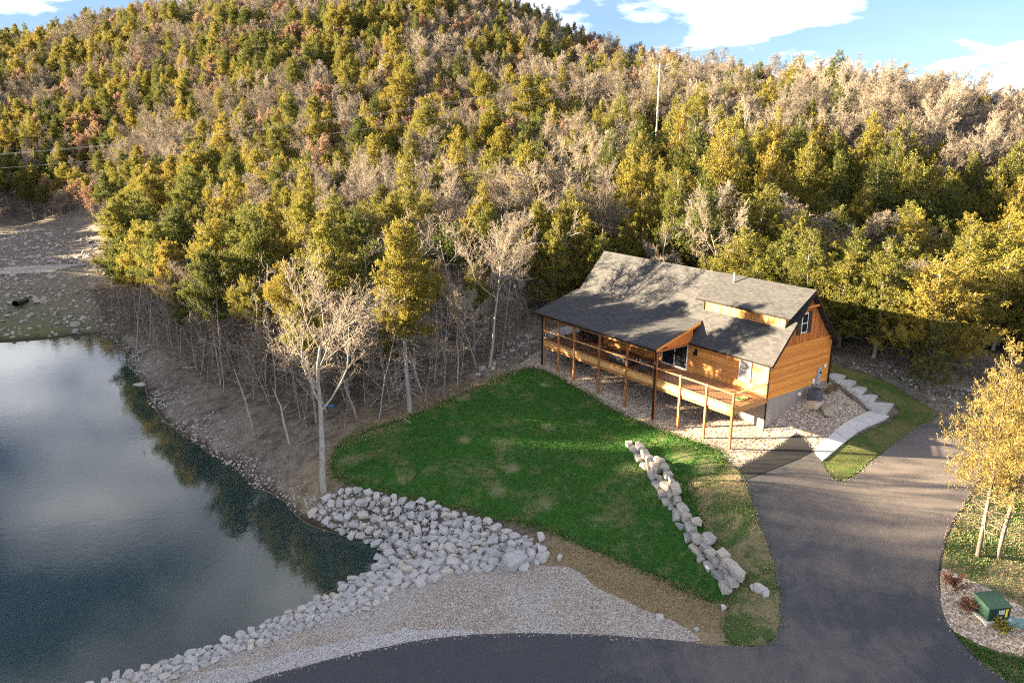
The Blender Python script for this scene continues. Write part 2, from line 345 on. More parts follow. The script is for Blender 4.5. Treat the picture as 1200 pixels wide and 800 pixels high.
def m_foliage(name, stops, trans=.4):
    b = NB(name); rnd = b.orand(); t = b.attr('tint')
    k = b.math('ADD', b.math('MULTIPLY', rnd, .72), b.math('MULTIPLY', t, .28))
    col = b.ramp(k, stops)
    v = b.n('ShaderNodeHueSaturation'); b.l(col, v.inputs['Color']); b.l(b.math('ADD', b.math('MULTIPLY', t, .55), .72), v.inputs['Value'])
    p = b.pbr(v.outputs[0], .75, None, 0, .2); tr = b.n('ShaderNodeBsdfTranslucent'); b.l(v.outputs[0], tr.inputs[0])
    mx = b.n('ShaderNodeMixShader'); mx.inputs[0].default_value = trans; b.l(p.outputs[0], mx.inputs[1]); b.l(tr.outputs[0], mx.inputs[2])
    b.l(mx.outputs[0], b.out.inputs[0])
m_foliage('cedar_leaf', [(.0, (.040, .058, .016)), (.25, (.082, .092, .020)), (.5, (.140, .132, .025)), (.8, (.195, .162, .030)), (1, (.22, .155, .034))])
m_foliage('cedar_olive', [(.0, (.17, .145, .028)), (1, (.23, .18, .034))])
m_foliage('cedar_gold', [(.0, (.185, .145, .045)), (.5, (.215, .16, .05)), (1, (.235, .165, .055))])
m_foliage('russet_leaf', [(.0, (.19, .095, .05)), (.5, (.25, .135, .08)), (1, (.29, .18, .12))])
m_foliage('dry_shrub', [(.0, (.085, .035, .025)), (.5, (.12, .055, .035)), (1, (.14, .08, .045))])
m_foliage('straw_blade', [(.0, (.25, .19, .10)), (1, (.36, .29, .17))])
def m_bark(name, lo, hi, var=.5):
    b = NB(name); c = b.coords('Object', (6, 6, 1.2)); n = b.noise(c, 1.5, 6, .65)
    col = b.ramp(n, [(.3, lo), (.7, hi)]); v = b.n('ShaderNodeHueSaturation'); b.l(col, v.inputs['Color'])
    b.l(b.math('ADD', b.math('MULTIPLY', b.orand(), var), 1 - var / 2), v.inputs['Value'])
    b.end(b.pbr(v.outputs[0], .9, b.bump(n, .5, .03), 0, .1))
m_bark('cedar_bark', (.15, .12, .10), (.30, .255, .215))
m_bark('tan_bark', (.07, .052, .04), (.17, .135, .105))
m_bark('pale_bark', (.19, .172, .145), (.36, .335, .29), .2)
m_bark('twig_bark', (.155, .128, .098), (.25, .212, .168))
m_bark('grey_bark', (.20, .18, .16), (.34, .31, .28))

def m_water():
    b = NB('pond_water'); c = b.coords()
    n = b.noise(b.coords('Object', (1, 1, 1)), 2.2, 4, .55); n2 = b.noise(c, .35, 3)
    nr = b.bump(b.math('ADD', n, b.math('MULTIPLY', n2, 1.5)), .06, .05)
    gl = b.n('ShaderNodeBsdfGlossy'); gl.inputs['Roughness'].default_value = .05; b.l(nr, gl.inputs['Normal'])
    tr = b.n('ShaderNodeBsdfTransparent'); tr.inputs[0].default_value = (.55, .66, .58, 1)
    df = b.n('ShaderNodeBsdfDiffuse'); df.inputs[0].default_value = (.036, .062, .055, 1)
    m1 = b.n('ShaderNodeMixShader'); m1.inputs[0].default_value = .5; b.l(tr.outputs[0], m1.inputs[1]); b.l(df.outputs[0], m1.inputs[2])
    fr = b.n('ShaderNodeFresnel'); fr.inputs['IOR'].default_value = 1.37; b.l(nr, fr.inputs['Normal'])
    m2 = b.n('ShaderNodeMixShader'); b.l(fr.outputs[0], m2.inputs[0]); b.l(m1.outputs[0], m2.inputs[1]); b.l(gl.outputs[0], m2.inputs[2])
    b.l(m2.outputs[0], b.out.inputs[0])
m_water()

# ------------------------------------------------------------------ object helpers
def tag(o, label=None, cat=None, group=None, kind=None):
    for k, v in (('label', label), ('category', cat), ('group', group), ('kind', kind)):
        if v: o[k] = v
    return o
def link(o, parent=None):
    COL.objects.link(o)
    if parent is not None: o.parent = parent
    return o
def empty(name, loc=(0, 0, 0), rz=0., parent=None):
    o = bpy.data.objects.new(name, None); o.empty_display_size = .3; o.location = loc; o.rotation_euler = (0, 0, rz); return link(o, parent)
def np_mesh(name, V, F, mat, tint=None, smooth=False):
    V = np.asarray(V, np.float32); F = np.asarray(F, np.int32); k = F.shape[1]
    me = bpy.data.meshes.new(name); me.vertices.add(len(V)); me.vertices.foreach_set('co', V.ravel())
    me.loops.add(F.size); me.loops.foreach_set('vertex_index', F.ravel()); me.polygons.add(len(F))
    me.polygons.foreach_set('loop_start', np.arange(0, F.size, k, dtype=np.int32))
    try: me.polygons.foreach_set('loop_total', np.full(len(F), k, np.int32))
    except Exception: pass
    if tint is not None:
        for nm, arr in (tint.items() if isinstance(tint, dict) else [('tint', tint)]):
            a = me.attributes.new(nm, 'FLOAT', 'POINT'); a.data.foreach_set('value', np.asarray(arr, np.float32))
    me.update(calc_edges=True)
    me.polygons.foreach_set('use_smooth', np.full(len(F), bool(smooth)))
    if mat: me.materials.append(MATS[mat])
    return me
def mobj(name, me, parent=None, loc=(0, 0, 0), rot=(0, 0, 0)):
    o = bpy.data.objects.new(name, me); o.location = loc; o.rotation_euler = rot; return link(o, parent)
class MB:
    """collects boxes, prisms and tubes into one mesh"""
    def __init__(s): s.v = []; s.f = []
    def box(s, x0, x1, y0, y1, z0, z1, bev=0):
        x0, x1 = min(x0, x1), max(x0, x1); y0, y1 = min(y0, y1), max(y0, y1); n = len(s.v)
        s.v += [(x0, y0, z0), (x1, y0, z0), (x1, y1, z0), (x0, y1, z0), (x0, y0, z1), (x1, y0, z1), (x1, y1, z1), (x0, y1, z1)]
        s.f += [tuple(n + i for i in q) for q in ((0, 3, 2, 1), (4, 5, 6, 7), (0, 1, 5, 4), (1, 2, 6, 5), (2, 3, 7, 6), (3, 0, 4, 7))]; return s
    def prism(s, bot, top):
        n = len(s.v); k = len(bot); s.v += [tuple(p) for p in bot] + [tuple(p) for p in top]
        s.f.append(tuple(n + i for i in reversed(range(k)))); s.f.append(tuple(n + k + i for i in range(k)))
        s.f += [(n + i, n + (i + 1) % k, n + k + (i + 1) % k, n + k + i) for i in range(k)]; return s
    def slab(s, top, t):
        """a sloped slab below the given top polygon"""
        return s.prism([(p[0], p[1], p[2] - t) for p in top], top)
    def tube(s, pts, rad, k=8, cap=True):
        pts = [Vector(p) for p in pts]; rad = rad if isinstance(rad, (list, tuple)) else [rad] * len(pts); n = len(s.v); up = Vector((0, 0, 1))
        for i, p in enumerate(pts):
            d = (pts[min(i + 1, len(pts) - 1)] - pts[max(i - 1, 0)]).normalized(); a = d.cross(up if abs(d.z) < .95 else Vector((1, 0, 0))).normalized(); c = d.cross(a)
            for j in range(k):
                t = 2 * math.pi * j / k; s.v.append(tuple(p + (a * math.cos(t) + c * math.sin(t)) * rad[i]))
        for i in range(len(pts) - 1):
            for j in range(k): s.f.append((n + i * k + j, n + i * k + (j + 1) % k, n + (i + 1) * k + (j + 1) % k, n + (i + 1) * k + j))
        if cap: s.f.append(tuple(n + j for j in reversed(range(k)))); s.f.append(tuple(n + (len(pts) - 1) * k + j for j in range(k)))
        return s
    def build(s, name, mat, parent=None, bev=0., smooth=False, label=None):
        me = bpy.data.meshes.new(name); me.from_pydata(s.v, [], s.f)
        bm = bmesh.new(); bm.from_mesh(me); bmesh.ops.recalc_face_normals(bm, faces=bm.faces)
        if bev: bmesh.ops.bevel(bm, geom=[e for e in bm.edges], offset=bev, segments=1, profile=.5, affect='EDGES', clamp_overlap=True)
        bm.to_mesh(me); bm.free()
        if smooth: me.polygons.foreach_set('use_smooth', [True] * len(me.polygons))
        me.materials.append(MATS[mat]); o = mobj(name, me, parent)
        if label: o['label'] = label
        return o
def bx(name, mat, parent, *b, bev=0., label=None): return MB().box(*b).build(name, mat, parent, bev, label=label)
def dup(o, parent=None):
    c = o.copy(); link(c); c.parent = parent
    for ch in o.children: dup(ch, c)
    return c

def vnoise(x, y, seed=0):
    """cheap smooth value noise for outlines and scatter"""
    xi, yi = np.floor(x).astype(int), np.floor(y).astype(int); fx, fy = x - xi, y - yi; fx = fx * fx * (3 - 2 * fx); fy = fy * fy * (3 - 2 * fy)
    def hsh(a, b):
        q = np.sin(a * 127.1 + b * 311.7 + seed * 74.7) * 43758.5453; return q - np.floor(q)
    return (hsh(xi, yi) * (1 - fx) + hsh(xi + 1, yi) * fx) * (1 - fy) + (hsh(xi, yi + 1) * (1 - fx) + hsh(xi + 1, yi + 1) * fx) * fy
def inside(P, poly):
    P = np.asarray(P); x, y = P[:, 0], P[:, 1]; r = np.zeros(len(P), bool); n = len(poly)
    for i in range(n):
        x0, y0 = poly[i][:2]; x1, y1 = poly[(i + 1) % n][:2]
        if y0 == y1: continue
        c = ((y0 > y) != (y1 > y)) & (x < (x1 - x0) * (y - y0) / (y1 - y0) + x0); r ^= c
    return r
def edge_dist(P, poly):
    P = np.asarray(P)[:, :2]; d = np.full(len(P), 1e9)
    for i in range(len(poly)):
        a = np.array(poly[i][:2]); b = np.array(poly[(i + 1) % len(poly)][:2]); ab = b - a
        t = np.clip(((P - a) @ ab) / max(ab @ ab, 1e-9), 0, 1); d = np.minimum(d, np.linalg.norm(P - a - t[:, None] * ab, axis=1))
    return d
def resample(poly, step, rough=0., seed=0, smooth=True):
    pts = [np.array(p[:2]) for p in poly]; n = len(pts); out = []
    for i in range(n):
        p0, p1, p2, p3 = pts[i - 1], pts[i], pts[(i + 1) % n], pts[(i + 2) % n]; L = np.linalg.norm(p2 - p1); k = max(1, int(L / step))
        for j in range(k):
            t = j / k
            if smooth:
                m1, m2 = (p2 - p0) * .5, (p3 - p1) * .5
                lim = L * 1.0
                for m in (m1, m2):
                    q = np.linalg.norm(m)
                    if q > lim: m *= lim / q
                q = (2 * t**3 - 3 * t**2 + 1) * p1 + (t**3 - 2 * t**2 + t) * m1 + (-2 * t**3 + 3 * t**2) * p2 + (t**3 - t**2) * m2
            else: q = p1 + (p2 - p1) * t
            out.append(q)
    out = np.array(out)
    if rough:
        out[:, 0] += (vnoise(out[:, 0] * 1.3, out[:, 1] * 1.3, seed) - .5) * 2 * rough + (vnoise(out[:, 0] * 5, out[:, 1] * 5, seed + 3) - .5) * rough
        out[:, 1] += (vnoise(out[:, 0] * 1.3, out[:, 1] * 1.3, seed + 9) - .5) * 2 * rough + (vnoise(out[:, 0] * 5, out[:, 1] * 5, seed + 5) - .5) * rough
    return out
def pxpoly(pts): return [tuple(gp(*p)[:2]) if len(p) == 2 else tuple(hw(p[0], p[1])[:2]) for p in pts]   # (s, w, 'h') = house axes
def drape(name, poly, lift, step, mat, rough=.0, smooth=True, kind='structure', attrs=None, edge=.5, seed=1):
    """a sheet that follows the terrain, cut to the outline"""
    b = resample(poly, edge, rough, seed, smooth); lo, hi = b.min(0), b.max(0)
    gx, gy = np.meshgrid(np.arange(lo[0], hi[0], step), np.arange(lo[1], hi[1], step)); g = np.c_[gx.ravel(), gy.ravel()]
    g += RNG.uniform(-.2, .2, g.shape) * step; g = g[inside(g, b)]; g = g[edge_dist(g, b) > step * .35]
    vs = [Vector(p) for p in b] + [Vector(p) for p in g]; n = len(b)
    r = delaunay_2d_cdt(vs, [(i, (i + 1) % n) for i in range(n)], [], 1, 1e-5)
    V = np.array([(p.x, p.y) for p in r[0]]); z = hgt(V) + lift; V3 = np.c_[V, z]
    F = np.array([f for f in r[2] if len(f) == 3])
    a = V[F[:, 1]] - V[F[:, 0]]; c = V[F[:, 2]] - V[F[:, 0]]; flip = (a[:, 0] * c[:, 1] - a[:, 1] * c[:, 0]) < 0; F[flip] = F[flip][:, ::-1]
    me = np_mesh(name, V3, F, mat, {k: f(V) for k, f in attrs.items()} if attrs else None, True)
    return tag(mobj(name, me), kind=kind)
def blobs(lst):
    C = [(gp(x, y)[:2], r, w) for (x, y, r, w) in lst]
    def f(V):
        o = np.zeros(len(V))
        for c, r, w in C: o = np.maximum(o, w * np.exp(-(((V[:, :2] - c) ** 2).sum(1)) / (r * r)))
        return o
    return f

# ------------------------------------------------------------------ the setting
def axis_lines(lo, a, b, hi, fine, coarse):
    return np.unique(np.r_[np.arange(lo, a, coarse), np.arange(a, b, fine), np.arange(b, hi + .1, coarse)])
def build_ground():
    xs = axis_lines(-420, -64, 50, 420, .8, 7.); ys = axis_lines(-80, 22, 112, 560, .8, 7.)
    X, Y = np.meshgrid(xs, ys); V = np.c_[X.ravel(), Y.ravel()]; z = hgt(V)
    n = (vnoise(V[:, 0] * .35, V[:, 1] * .35, 1) - .5) * .35 + (vnoise(V[:, 0] * .9, V[:, 1] * .9, 2) - .5) * .2
    calm = inside(V, CLEAR_IN); z = z + np.where(calm, 0, n * np.clip(edge_dist(V, CLEAR_IN) / 4, 0, 1) * (z > WATER - .2))
    z = z - np.where(inside(V, HARD), .06, 0)
    nx, ny = len(xs), len(ys); i = np.arange((nx - 1) * (ny - 1)); r, c = i // (nx - 1), i % (nx - 1); a = r * nx + c
    F = np.c_[a, a + 1, a + nx + 1, a + nx]
    rocky = blobs([(250, 520, 6, .75), (200, 480, 6, .8), (160, 440, 7, .9), (140, 410, 8, .9), (320, 560, 5, .5), (360, 585, 3, .4), (60, 345, 22, .8), (20, 350, 22, .8), (120, 350, 14, .8), (60, 300, 18, .7), (30, 280, 22, .6),
                   (600, 400, 5, .8), (580, 425, 4, .55), (1040, 435, 9, .45), (1100, 445, 8, .4), (190, 400, 8, .4)])
    straw = blobs([(730, 665, 5, .9), (780, 700, 5, .9), (680, 650, 3.5, .8), (820, 725, 4, .9), (880, 720, 4, .8), (870, 600, 3, .8), (860, 560, 2.5, .8), (400, 545, 3, .7), (520, 475, 4, .5), (600, 437, 3, .5), (440, 500, 4, .4),
                   (1180, 600, 6, .7), (1195, 540, 5, .7), (370, 570, 3, .5)])
    weedy = blobs([(10, 370, 12, .5), (0, 400, 12, .8), (60, 350, 12, .3)])
    me = np_mesh('ground', np.c_[V, z], F, 'forest_floor', {'rocky': rocky(V), 'straw': straw(V), 'weedy': weedy(V)}, True)
    tag(mobj('ground', me), kind='structure')
LAWN = pxpoly([(394, 556), (389, 541), (400, 520), (430, 505), (480, 489), (530, 468), (570, 451), (600, 438), (624, 432), (650, 441), (690, 464), (740, 492), (790, 511), (830, 525), (849, 536), (846, 552), (836, 566), (812, 578), (826, 622), (846, 664), (852, 700), (838, 706), (800, 690), (750, 666), (700, 646), (655, 626), (615, 614), (560, 600), (500, 588), (450, 574), (412, 566)])
STRIP = pxpoly([(806, 566), (836, 556), (853, 545), (866, 553), (884, 600), (902, 650), (913, 700), (912, 738), (896, 755), (862, 755), (850, 735), (856, 700), (846, 664), (826, 622)])
GRAVEL = pxpoly([(600, 438), (624, 431), (650, 440), (690, 463), (740, 491), (790, 510), (830, 524), (850, 537), (866, 551), (935, 509), (954, 530)]) + pxpoly([(1018, 486), (992, 464), (972, 448)]) + [tuple(hw(6, 8)[:2]), tuple(hw(19, 6)[:2]), tuple(hw(23, 2)[:2])]
ROAD = pxpoly([(866, 551), (900, 529), (935, 509), (954, 531), (962, 541), (985, 565), (1030, 535), (1076, 500), (1100, 497), (1140, 496), (1210, 492), (1210, 512), (1165, 530), (1140, 575), (1117, 612), (1104, 645), (1100, 690), (1114, 738), (1150, 778), (1190, 806)]) \
    + [tuple(at(1330, 890, -2.3)[:2]), tuple(at(1400, 1150, -2.6)[:2]), tuple(at(600, 1250, -3.3)[:2]), tuple(at(60, 1100, -3.6)[:2]), tuple(at(110, 880, -3.5)[:2])] \
    + pxpoly([(290, 801), (350, 783), (430, 763), (500, 750), (560, 744), (640, 743), (720, 746), (790, 751), (830, 757), (872, 758), (897, 757), (912, 738), (913, 700), (902, 650), (884, 600)])
SHOULDER = pxpoly([(634, 662), (672, 668), (700, 688), (750, 712), (792, 730), (822, 752), (760, 752), (640, 747), (560, 748), (500, 754), (430, 768), (350, 788), (290, 806)]) + [tuple(at(110, 885, -3.6)[:2]), tuple(at(-30, 960, -3.9)[:2]), tuple(at(-40, 870, -4.5)[:2])] + pxpoly([(100, 812), (220, 776), (330, 732), (385, 702), (440, 676), (480, 664), (540, 650), (590, 648)])
HARD = LAWN; CLEAR_IN = pxpoly([(372, 590), (394, 540), (480, 487), (600, 436), (632, 428)]) + [tuple(hw(22.5, 5)[:2]), tuple(hw(22, 13)[:2]), tuple(hw(2, 14.5)[:2])] + pxpoly([(1020, 440), (1090, 480), (1210, 480)]) + [tuple(at(1400, 1150, -2.6)[:2]), tuple(at(0, 1300, -3.6)[:2]), tuple(at(-60, 860, -4.7)[:2])] + pxpoly([(100, 806), (330, 726), (450, 660)])
build_ground()
drape('gravel_bed', GRAVEL, .03, .9, 'river_gravel', .06)
BARE_SPOTS = blobs([(600, 549, .8, .6), (583, 576, .8, .55), (544, 516, .7, .55), (641, 501, .7, .5), (588, 520, 1.6, .35), (640, 592, .9, .45), (500, 553, 1.0, .3), (410, 540, 1.6, .42), (542, 465, 1.2, .5), (640, 450, 1., .4), (800, 535, 1.2, .45), (830, 548, 1.3, .5), (470, 560, 1.2, .3), (700, 612, 1.3, .3)])
drape('lawn', LAWN, .05, .45, 'lawn_turf', .26, edge=.22, attrs={'bare': BARE_SPOTS})
drape('grass_strip', STRIP, .07, .8, 'thin_turf', .10, edge=.3)
drape('gravel_shoulder', SHOULDER, .04, .8, 'bank_gravel', .12, edge=.4)
drape('crushed_gravel_edge', pxpoly([(560, 745), (500, 753), (430, 767), (350, 787), (290, 806)]) + [tuple(at(110, 885, -3.6)[:2]), tuple(at(60, 880, -3.8)[:2])] + pxpoly([(230, 792), (330, 770), (420, 748), (480, 738), (530, 738)]), .055, .8, 'crushed_gravel', .18, edge=.4)
DUST = blobs([(1060, 560, 6.5, 1.05), (1040, 620, 5.5, .9), (1100, 540, 6, 1.0), (1000, 660, 4.5, .55), (1180, 505, 7, .9), (960, 770, 4, .5), (850, 790, 3.5, .55), (1050, 780, 3, .45), (1090, 700, 2, .5), (760, 775, 2.5, .3)])
drape('driveway', ROAD, .065, .8, 'asphalt', .04, attrs={'dust': DUST}, edge=.4)
drape('asphalt_patch', pxpoly([(866, 550), (933, 508), (946, 520), (952, 530), (868, 566)]), .085, .8, 'fresh_asphalt', .02, smooth=False, edge=.4)
drape('grass_wedge', pxpoly([(963, 540), (985, 563), (1030, 533), (1076, 500), (1095, 492), (1090, 478), (1050, 455), (1005, 436), (972, 428), (968, 434), (1010, 452), (1052, 478), (1052, 486), (1020, 505), (985, 525)]), .05, .7, 'olive_turf', .05, edge=.3)
drape('grass_verge', pxpoly([(1145, 578), (1119, 616), (1107, 648), (1103, 690), (1117, 738), (1152, 778), (1192, 806), (1260, 830), (1330, 760), (1300, 620), (1230, 540), (1190, 530)]), .045, .9, 'thin_turf', .06, edge=.3)
drape('gravel_island', pxpoly([(1104, 668), (1130, 678), (1150, 686), (1175, 700), (1215, 720), (1290, 760), (1240, 795), (1215, 772), (1170, 764), (1135, 750), (1112, 735), (1102, 705)]), .075, .7, 'river_gravel', .05, edge=.3)
drape('dam_road', pxpoly([(-60, 325), (0, 323), (70, 319), (128, 316), (130, 309), (70, 311), (0, 314), (-60, 316)]), .15, 2.0, 'bank_gravel', .2, edge=1.)
def build_water():
    poly = [tuple(at(x, y, WATER)[:2]) for x, y in [(60, 392), (120, 388), (165, 420), (195, 465), (245, 510), (310, 560), (360, 592), (400, 610), (440, 622), (470, 640), (455, 680), (400, 704), (340, 738), (230, 784), (105, 825), (0, 870), (-150, 960)]] + [(-70, 5), (-90, 20), (-90, 95), (-70, 104)]
    b = resample(poly, 2.); me = bpy.data.meshes.new('pond_water'); me.from_pydata([(p[0], p[1], WATER) for p in b], [], [tuple(range(len(b)))]); me.materials.append(MATS['pond_water'])
    o = mobj('pond_water', me)
    bm = bmesh.new(); bm.from_mesh(me); bmesh.ops.recalc_face_normals(bm, faces=bm.faces)
    for f in bm.faces:
        if f.normal.z < 0: f.normal_flip()
    bmesh.ops.triangulate(bm, faces=bm.faces); bm.to_mesh(me); bm.free(); tag(o, kind='structure')
build_water()

# ------------------------------------------------------------------ the cabin (local x = -s along the front, y = w into the house, z up)
CABIN_RZ = math.atan2(-UU[1], -UU[0])
cabin = empty('cabin', tuple(HB), CABIN_RZ)
tag(cabin, 'pine-sided cabin with grey shingle roof, shed dormer and raised front deck', 'house')
def cb(name, mat, s0, s1, w0, w1, z0, z1, bev=0., parent=None, label=None): return bx(name, mat, parent or cabin, -s0, -s1, w0, w1, z0, z1, bev=bev, label=label)
DK = 3.05                                    # deck level
WF, WB, SR, SL = 3.75, 11.25, .10, 16.75     # wall planes: front, rear, right gable, left end
EW, EZ, RW, RZ_ = 3.40, 5.42, 7.70, 10.15    # front eave and ridge
SLOPE = (RZ_ - EZ) / (RW - EW)
def roof_z(w): return EZ + SLOPE * (w - EW) if w <= RW else RZ_ - 1.14 * (w - RW)
def build_cabin():
    f = cb('foundation', 'foundation', SR, SL, WF + .02, WB - .02, -.5, 2.80)
    # inner core so that no light leaks through
    MB().prism([(-SR - .05, WF + .06, 2.8), (-SR - .05, WB - .06, 2.8), (-SR - .05, WB - .06, 5.75), (-SR - .05, RW, RZ_ - .42), (-SR - .05, WF + .06, 5.35)],
               [(-SL + .05, WF + .06, 2.8), (-SL + .05, WB - .06, 2.8), (-SL + .05, WB - .06, 5.75), (-SL + .05, RW, RZ_ - .42), (-SL + .05, WF + .06, 5.35)]).build('wall', 'pine_x', cabin)
    # front: lapped boards, one by one
    bh = .205; n = 0; z = 2.78
    while z < 5.42:
        z1 = min(z + bh, 5.45)
        MB().prism([(-SR, WF + .055, z), (-SR, WF - .012, z), (-SR, WF + .022, z1), (-SR, WF + .055, z1)], [(-SL, WF + .055, z), (-SL, WF - .012, z), (-SL, WF + .022, z1), (-SL, WF + .055, z1)]).build('siding_board', 'pine_x', cabin); z += bh
    # right gable: lapped boards up to the trim, then board and batten
    z = 2.78
    while z < 6.16:
        z1 = min(z + bh, 6.17)
        a = max(WF, EW + (z1 + .22 - EZ) / SLOPE); c = min(WB, RW + (RZ_ - z1 - .22) / 1.14)
        MB().prism([(-SR - .05, a, z), (-SR + .012, a, z), (-SR - .02, a, z1), (-SR - .05, a, z1)], [(-SR - .05, c, z), (-SR + .012, c, z), (-SR - .02, c, z1), (-SR - .05, c, z1)]).build('siding_board', 'pine_y', cabin); z += bh
    a = EW + (6.17 + .22 - EZ) / SLOPE; c = RW + (RZ_ - 6.17 - .22) / 1.14
    MB().box(-SR - .02, -SR + .05, a - .05, c + .05, 6.17, 6.34).build('gable_trim', 'pine_y', cabin)
    for i in range(15):
        w0 = a + .1 + i * (c - a - .2) / 15; w1 = a + .1 + (i + 1) * (c - a - .2) / 15
        t0, t1 = min(roof_z(w0), 99) - .25, roof_z(w1) - .25
        if max(t0, t1) < 6.4: continue
        pts = [(w0, 6.34), (w1 - .004, 6.34), (w1 - .004, max(t1, 6.35))] + ([(RW, RZ_ - .25)] if w0 < RW < w1 else []) + [(w0, max(t0, 6.35))]
        MB().prism([(-SR - .05, p, q) for p, q in pts], [(-SR - .005, p, q) for p, q in pts]).build('gable_board', 'gable_z', cabin)
        if i: cb('batten', 'gable_z', SR - .022, SR + .03, w0 - .028, w0 + .028, 6.34, t0)
    # left end wall of the living space (inside the open porch)
    z = 2.78
    while z < 6.1:
        cb('siding_board', 'pine_y', SL - .03, SL + .02, WF, WB, z, z + bh - .01); z += bh
    # corner boards, downspouts, gutters
    cb('corner_board', 'pine_z', SR - .035, SR + .09, WF - .045, WF + .09, 2.7, 5.42)
    cb('corner_board', 'pine_z', SR - .035, SR + .09, WB - .10, WB + .02, 2.7, 5.95)
    cb('corner_board', 'pine_z', SL - .09, SL + .04, WF - .045, WF + .09, 2.7, 5.42)
    for (s, w, z0, z1) in ((SR - .09, WF - .13, .45, 5.3), (SR - .09, WB + .02, 2.5, 6.0)):
        d = cb('downspout', 'dark_metal', s - .045, s + .045, w - .045, w + .045, z0, z1, .012)
    # roof planes (tops); undersides in wood
    def slab(name, pts, t=.14, mat='shingle', up=0.): MB().slab([(-s, w, z + up) for s, w, z in pts], t).build(name, mat, cabin)
    KW = 4.75; KZ = roof_z(KW)
    slab('roof_slope', [(-.32, EW, EZ), (7.09, EW, EZ), (7.09, RW, RZ_), (-.32, RW, RZ_)])
    slab('roof_slope', [(7.09, KW, KZ), (21.3, KW, KZ), (21.3, RW, RZ_), (7.09, RW, RZ_)])
    RE = 11.55; slab('roof_slope', [(-.32, RW + .002, RZ_), (21.3, RW + .002, RZ_), (21.3, RE, roof_z(RE)), (-.32, RE, roof_z(RE))])
    PZ = 5.50; slab('porch_roof', [(7.0, -.25, PZ), (21.6, -.25, PZ), (21.6, KW + .03, KZ + .035), (7.0, KW + .03, KZ + .035)], .13)
    slab('soffit', [(7.05, -.22, PZ - .135), (21.5, -.22, PZ - .135), (21.5, KW - .1, KZ - .14), (7.05, KW - .1, KZ - .14)], .03, 'pine_x')
    for s in (-.32, 21.3):
        for (w0, w1) in ((EW if s < 0 else KW, RW), (RW, RE)):
            z0, z1 = roof_z(w0), roof_z(w1) if w1 != RE else roof_z(RE)
            MB().prism([(-s - .03, w0, z0 - .005), (-s + .03, w0, z0 - .005), (-s + .03, w0, z0 - .26), (-s - .03, w0, z0 - .26)], [(-s - .03, w1, z1 - .005), (-s + .03, w1, z1 - .005), (-s + .03, w1, z1 - .26), (-s - .03, w1, z1 - .26)]).build('rake_board', 'dark_metal', cabin)
    MB().prism([(.27, RW - .1, RZ_ - .06), (.27, RW, RZ_ + .05), (.27, RW + .1, RZ_ - .06)], [(-21.3, RW - .1, RZ_ - .06), (-21.3, RW, RZ_ + .05), (-21.3, RW + .1, RZ_ - .06)]).build('ridge_cap', 'shingle', cabin)
    # eaves: gutters
    def gutter(s0, s1, w, z): MB().prism([(-s0, w - .11, z), (-s0, w - .09, z - .11), (-s0, w + .0, z - .11), (-s0, w + .0, z - .01)], [(-s1, w - .11, z), (-s1, w - .09, z - .11), (-s1, w + .0, z - .11), (-s1, w + .0, z - .01)]).build('gutter', 'dark_metal', cabin)
    gutter(-.3, 7.0, EW, EZ - .03); gutter(7.0, 21.58, -.25, PZ - .03)
    cb('collar_beam', 'pine_y', -.30, -.14, RW - .78, RW + .95, 8.95, 9.10)
    # porch end: sloping fascia, beam and boarded infill
    def pz(w): return PZ + (w + .25) * (KZ + .035 - PZ) / (KW + .28)
    MB().prism([(-6.99, -.22, pz(-.22) - .02), (-6.99, KW - .2, pz(KW - .2) - .02), (-6.99, KW - .2, pz(KW - .2) - .22), (-6.99, -.22, pz(-.22) - .2)], [(-6.95, -.22, pz(-.22) - .02), (-6.95, KW - .2, pz(KW - .2) - .02), (-6.95, KW - .2, pz(KW - .2) - .22), (-6.95, -.22, pz(-.22) - .2)]).build('rake_board', 'pine_y', cabin)
    MB().prism([(-7.06, .9, 5.40), (-7.06, WF, 5.40), (-7.06, WF, pz(WF) - .16), (-7.06, .9, pz(.9) - .16)], [(-7.01, .9, 5.40), (-7.01, WF, 5.40), (-7.01, WF, pz(WF) - .16), (-7.01, .9, pz(.9) - .16)]).build('porch_gable', 'gable_z', cabin)
    cb('porch_beam', 'post_wood', 7.02, 7.2, -.08, WF, 5.20, 5.39); cb('porch_beam', 'post_wood', 7.2, 20.6, -.09, .09, 5.12, 5.34)
    cb('porch_beam', 'post_wood', 20.4, 20.6, .09, WB, 5.14, 5.36)
    # dormer: board and batten face, cheeks, shed roof
    DW, d0, d1 = 5.42, .36, 7.35; dz0 = roof_z(DW) - .1
    for i in range(15):
        a_, b_ = d0 + i * (d1 - d0) / 15, d0 + (i + 1) * (d1 - d0) / 15
        cb('dormer_board', 'pine_z', a_ + .003, b_ - .003, DW, DW + .05, dz0, 8.56)
        if i: cb('batten', 'pine_z', a_ - .03, a_ + .03, DW - .024, DW + .02, dz0, 8.52)
    cb('corner_board', 'pine_z', d0 - .03, d0 + .09, DW - .03, DW + .08, dz0, 8.58); cb('corner_board', 'pine_z', d1 - .09, d1 + .03, DW - .03, DW + .08, dz0, 8.58)
    def dz(w): return 8.56 + (w - 4.98) * (RZ_ + .06 - 8.56) / (RW - 4.98)
    for s, e in ((d0, .05), (d1, -.05)):
        pts = [(DW + .06, roof_z(DW) - .1), (DW + .06, dz(DW) - .13), (RW - .12, dz(RW - .12) - .13)]
        MB().prism([(-s, p, q) for p, q in pts], [(-s - e, p, q) for p, q in pts]).build('dormer_cheek', 'pine_z', cabin)
    slab('dormer_roof', [(-.34, 4.98, 8.56), (8.0, 4.98, 8.56), (8.0, RW + .03, RZ_ + .07), (-.34, RW + .03, RZ_ + .07)], .12)
    gutter(-.3, 7.9, 4.98, 8.53)
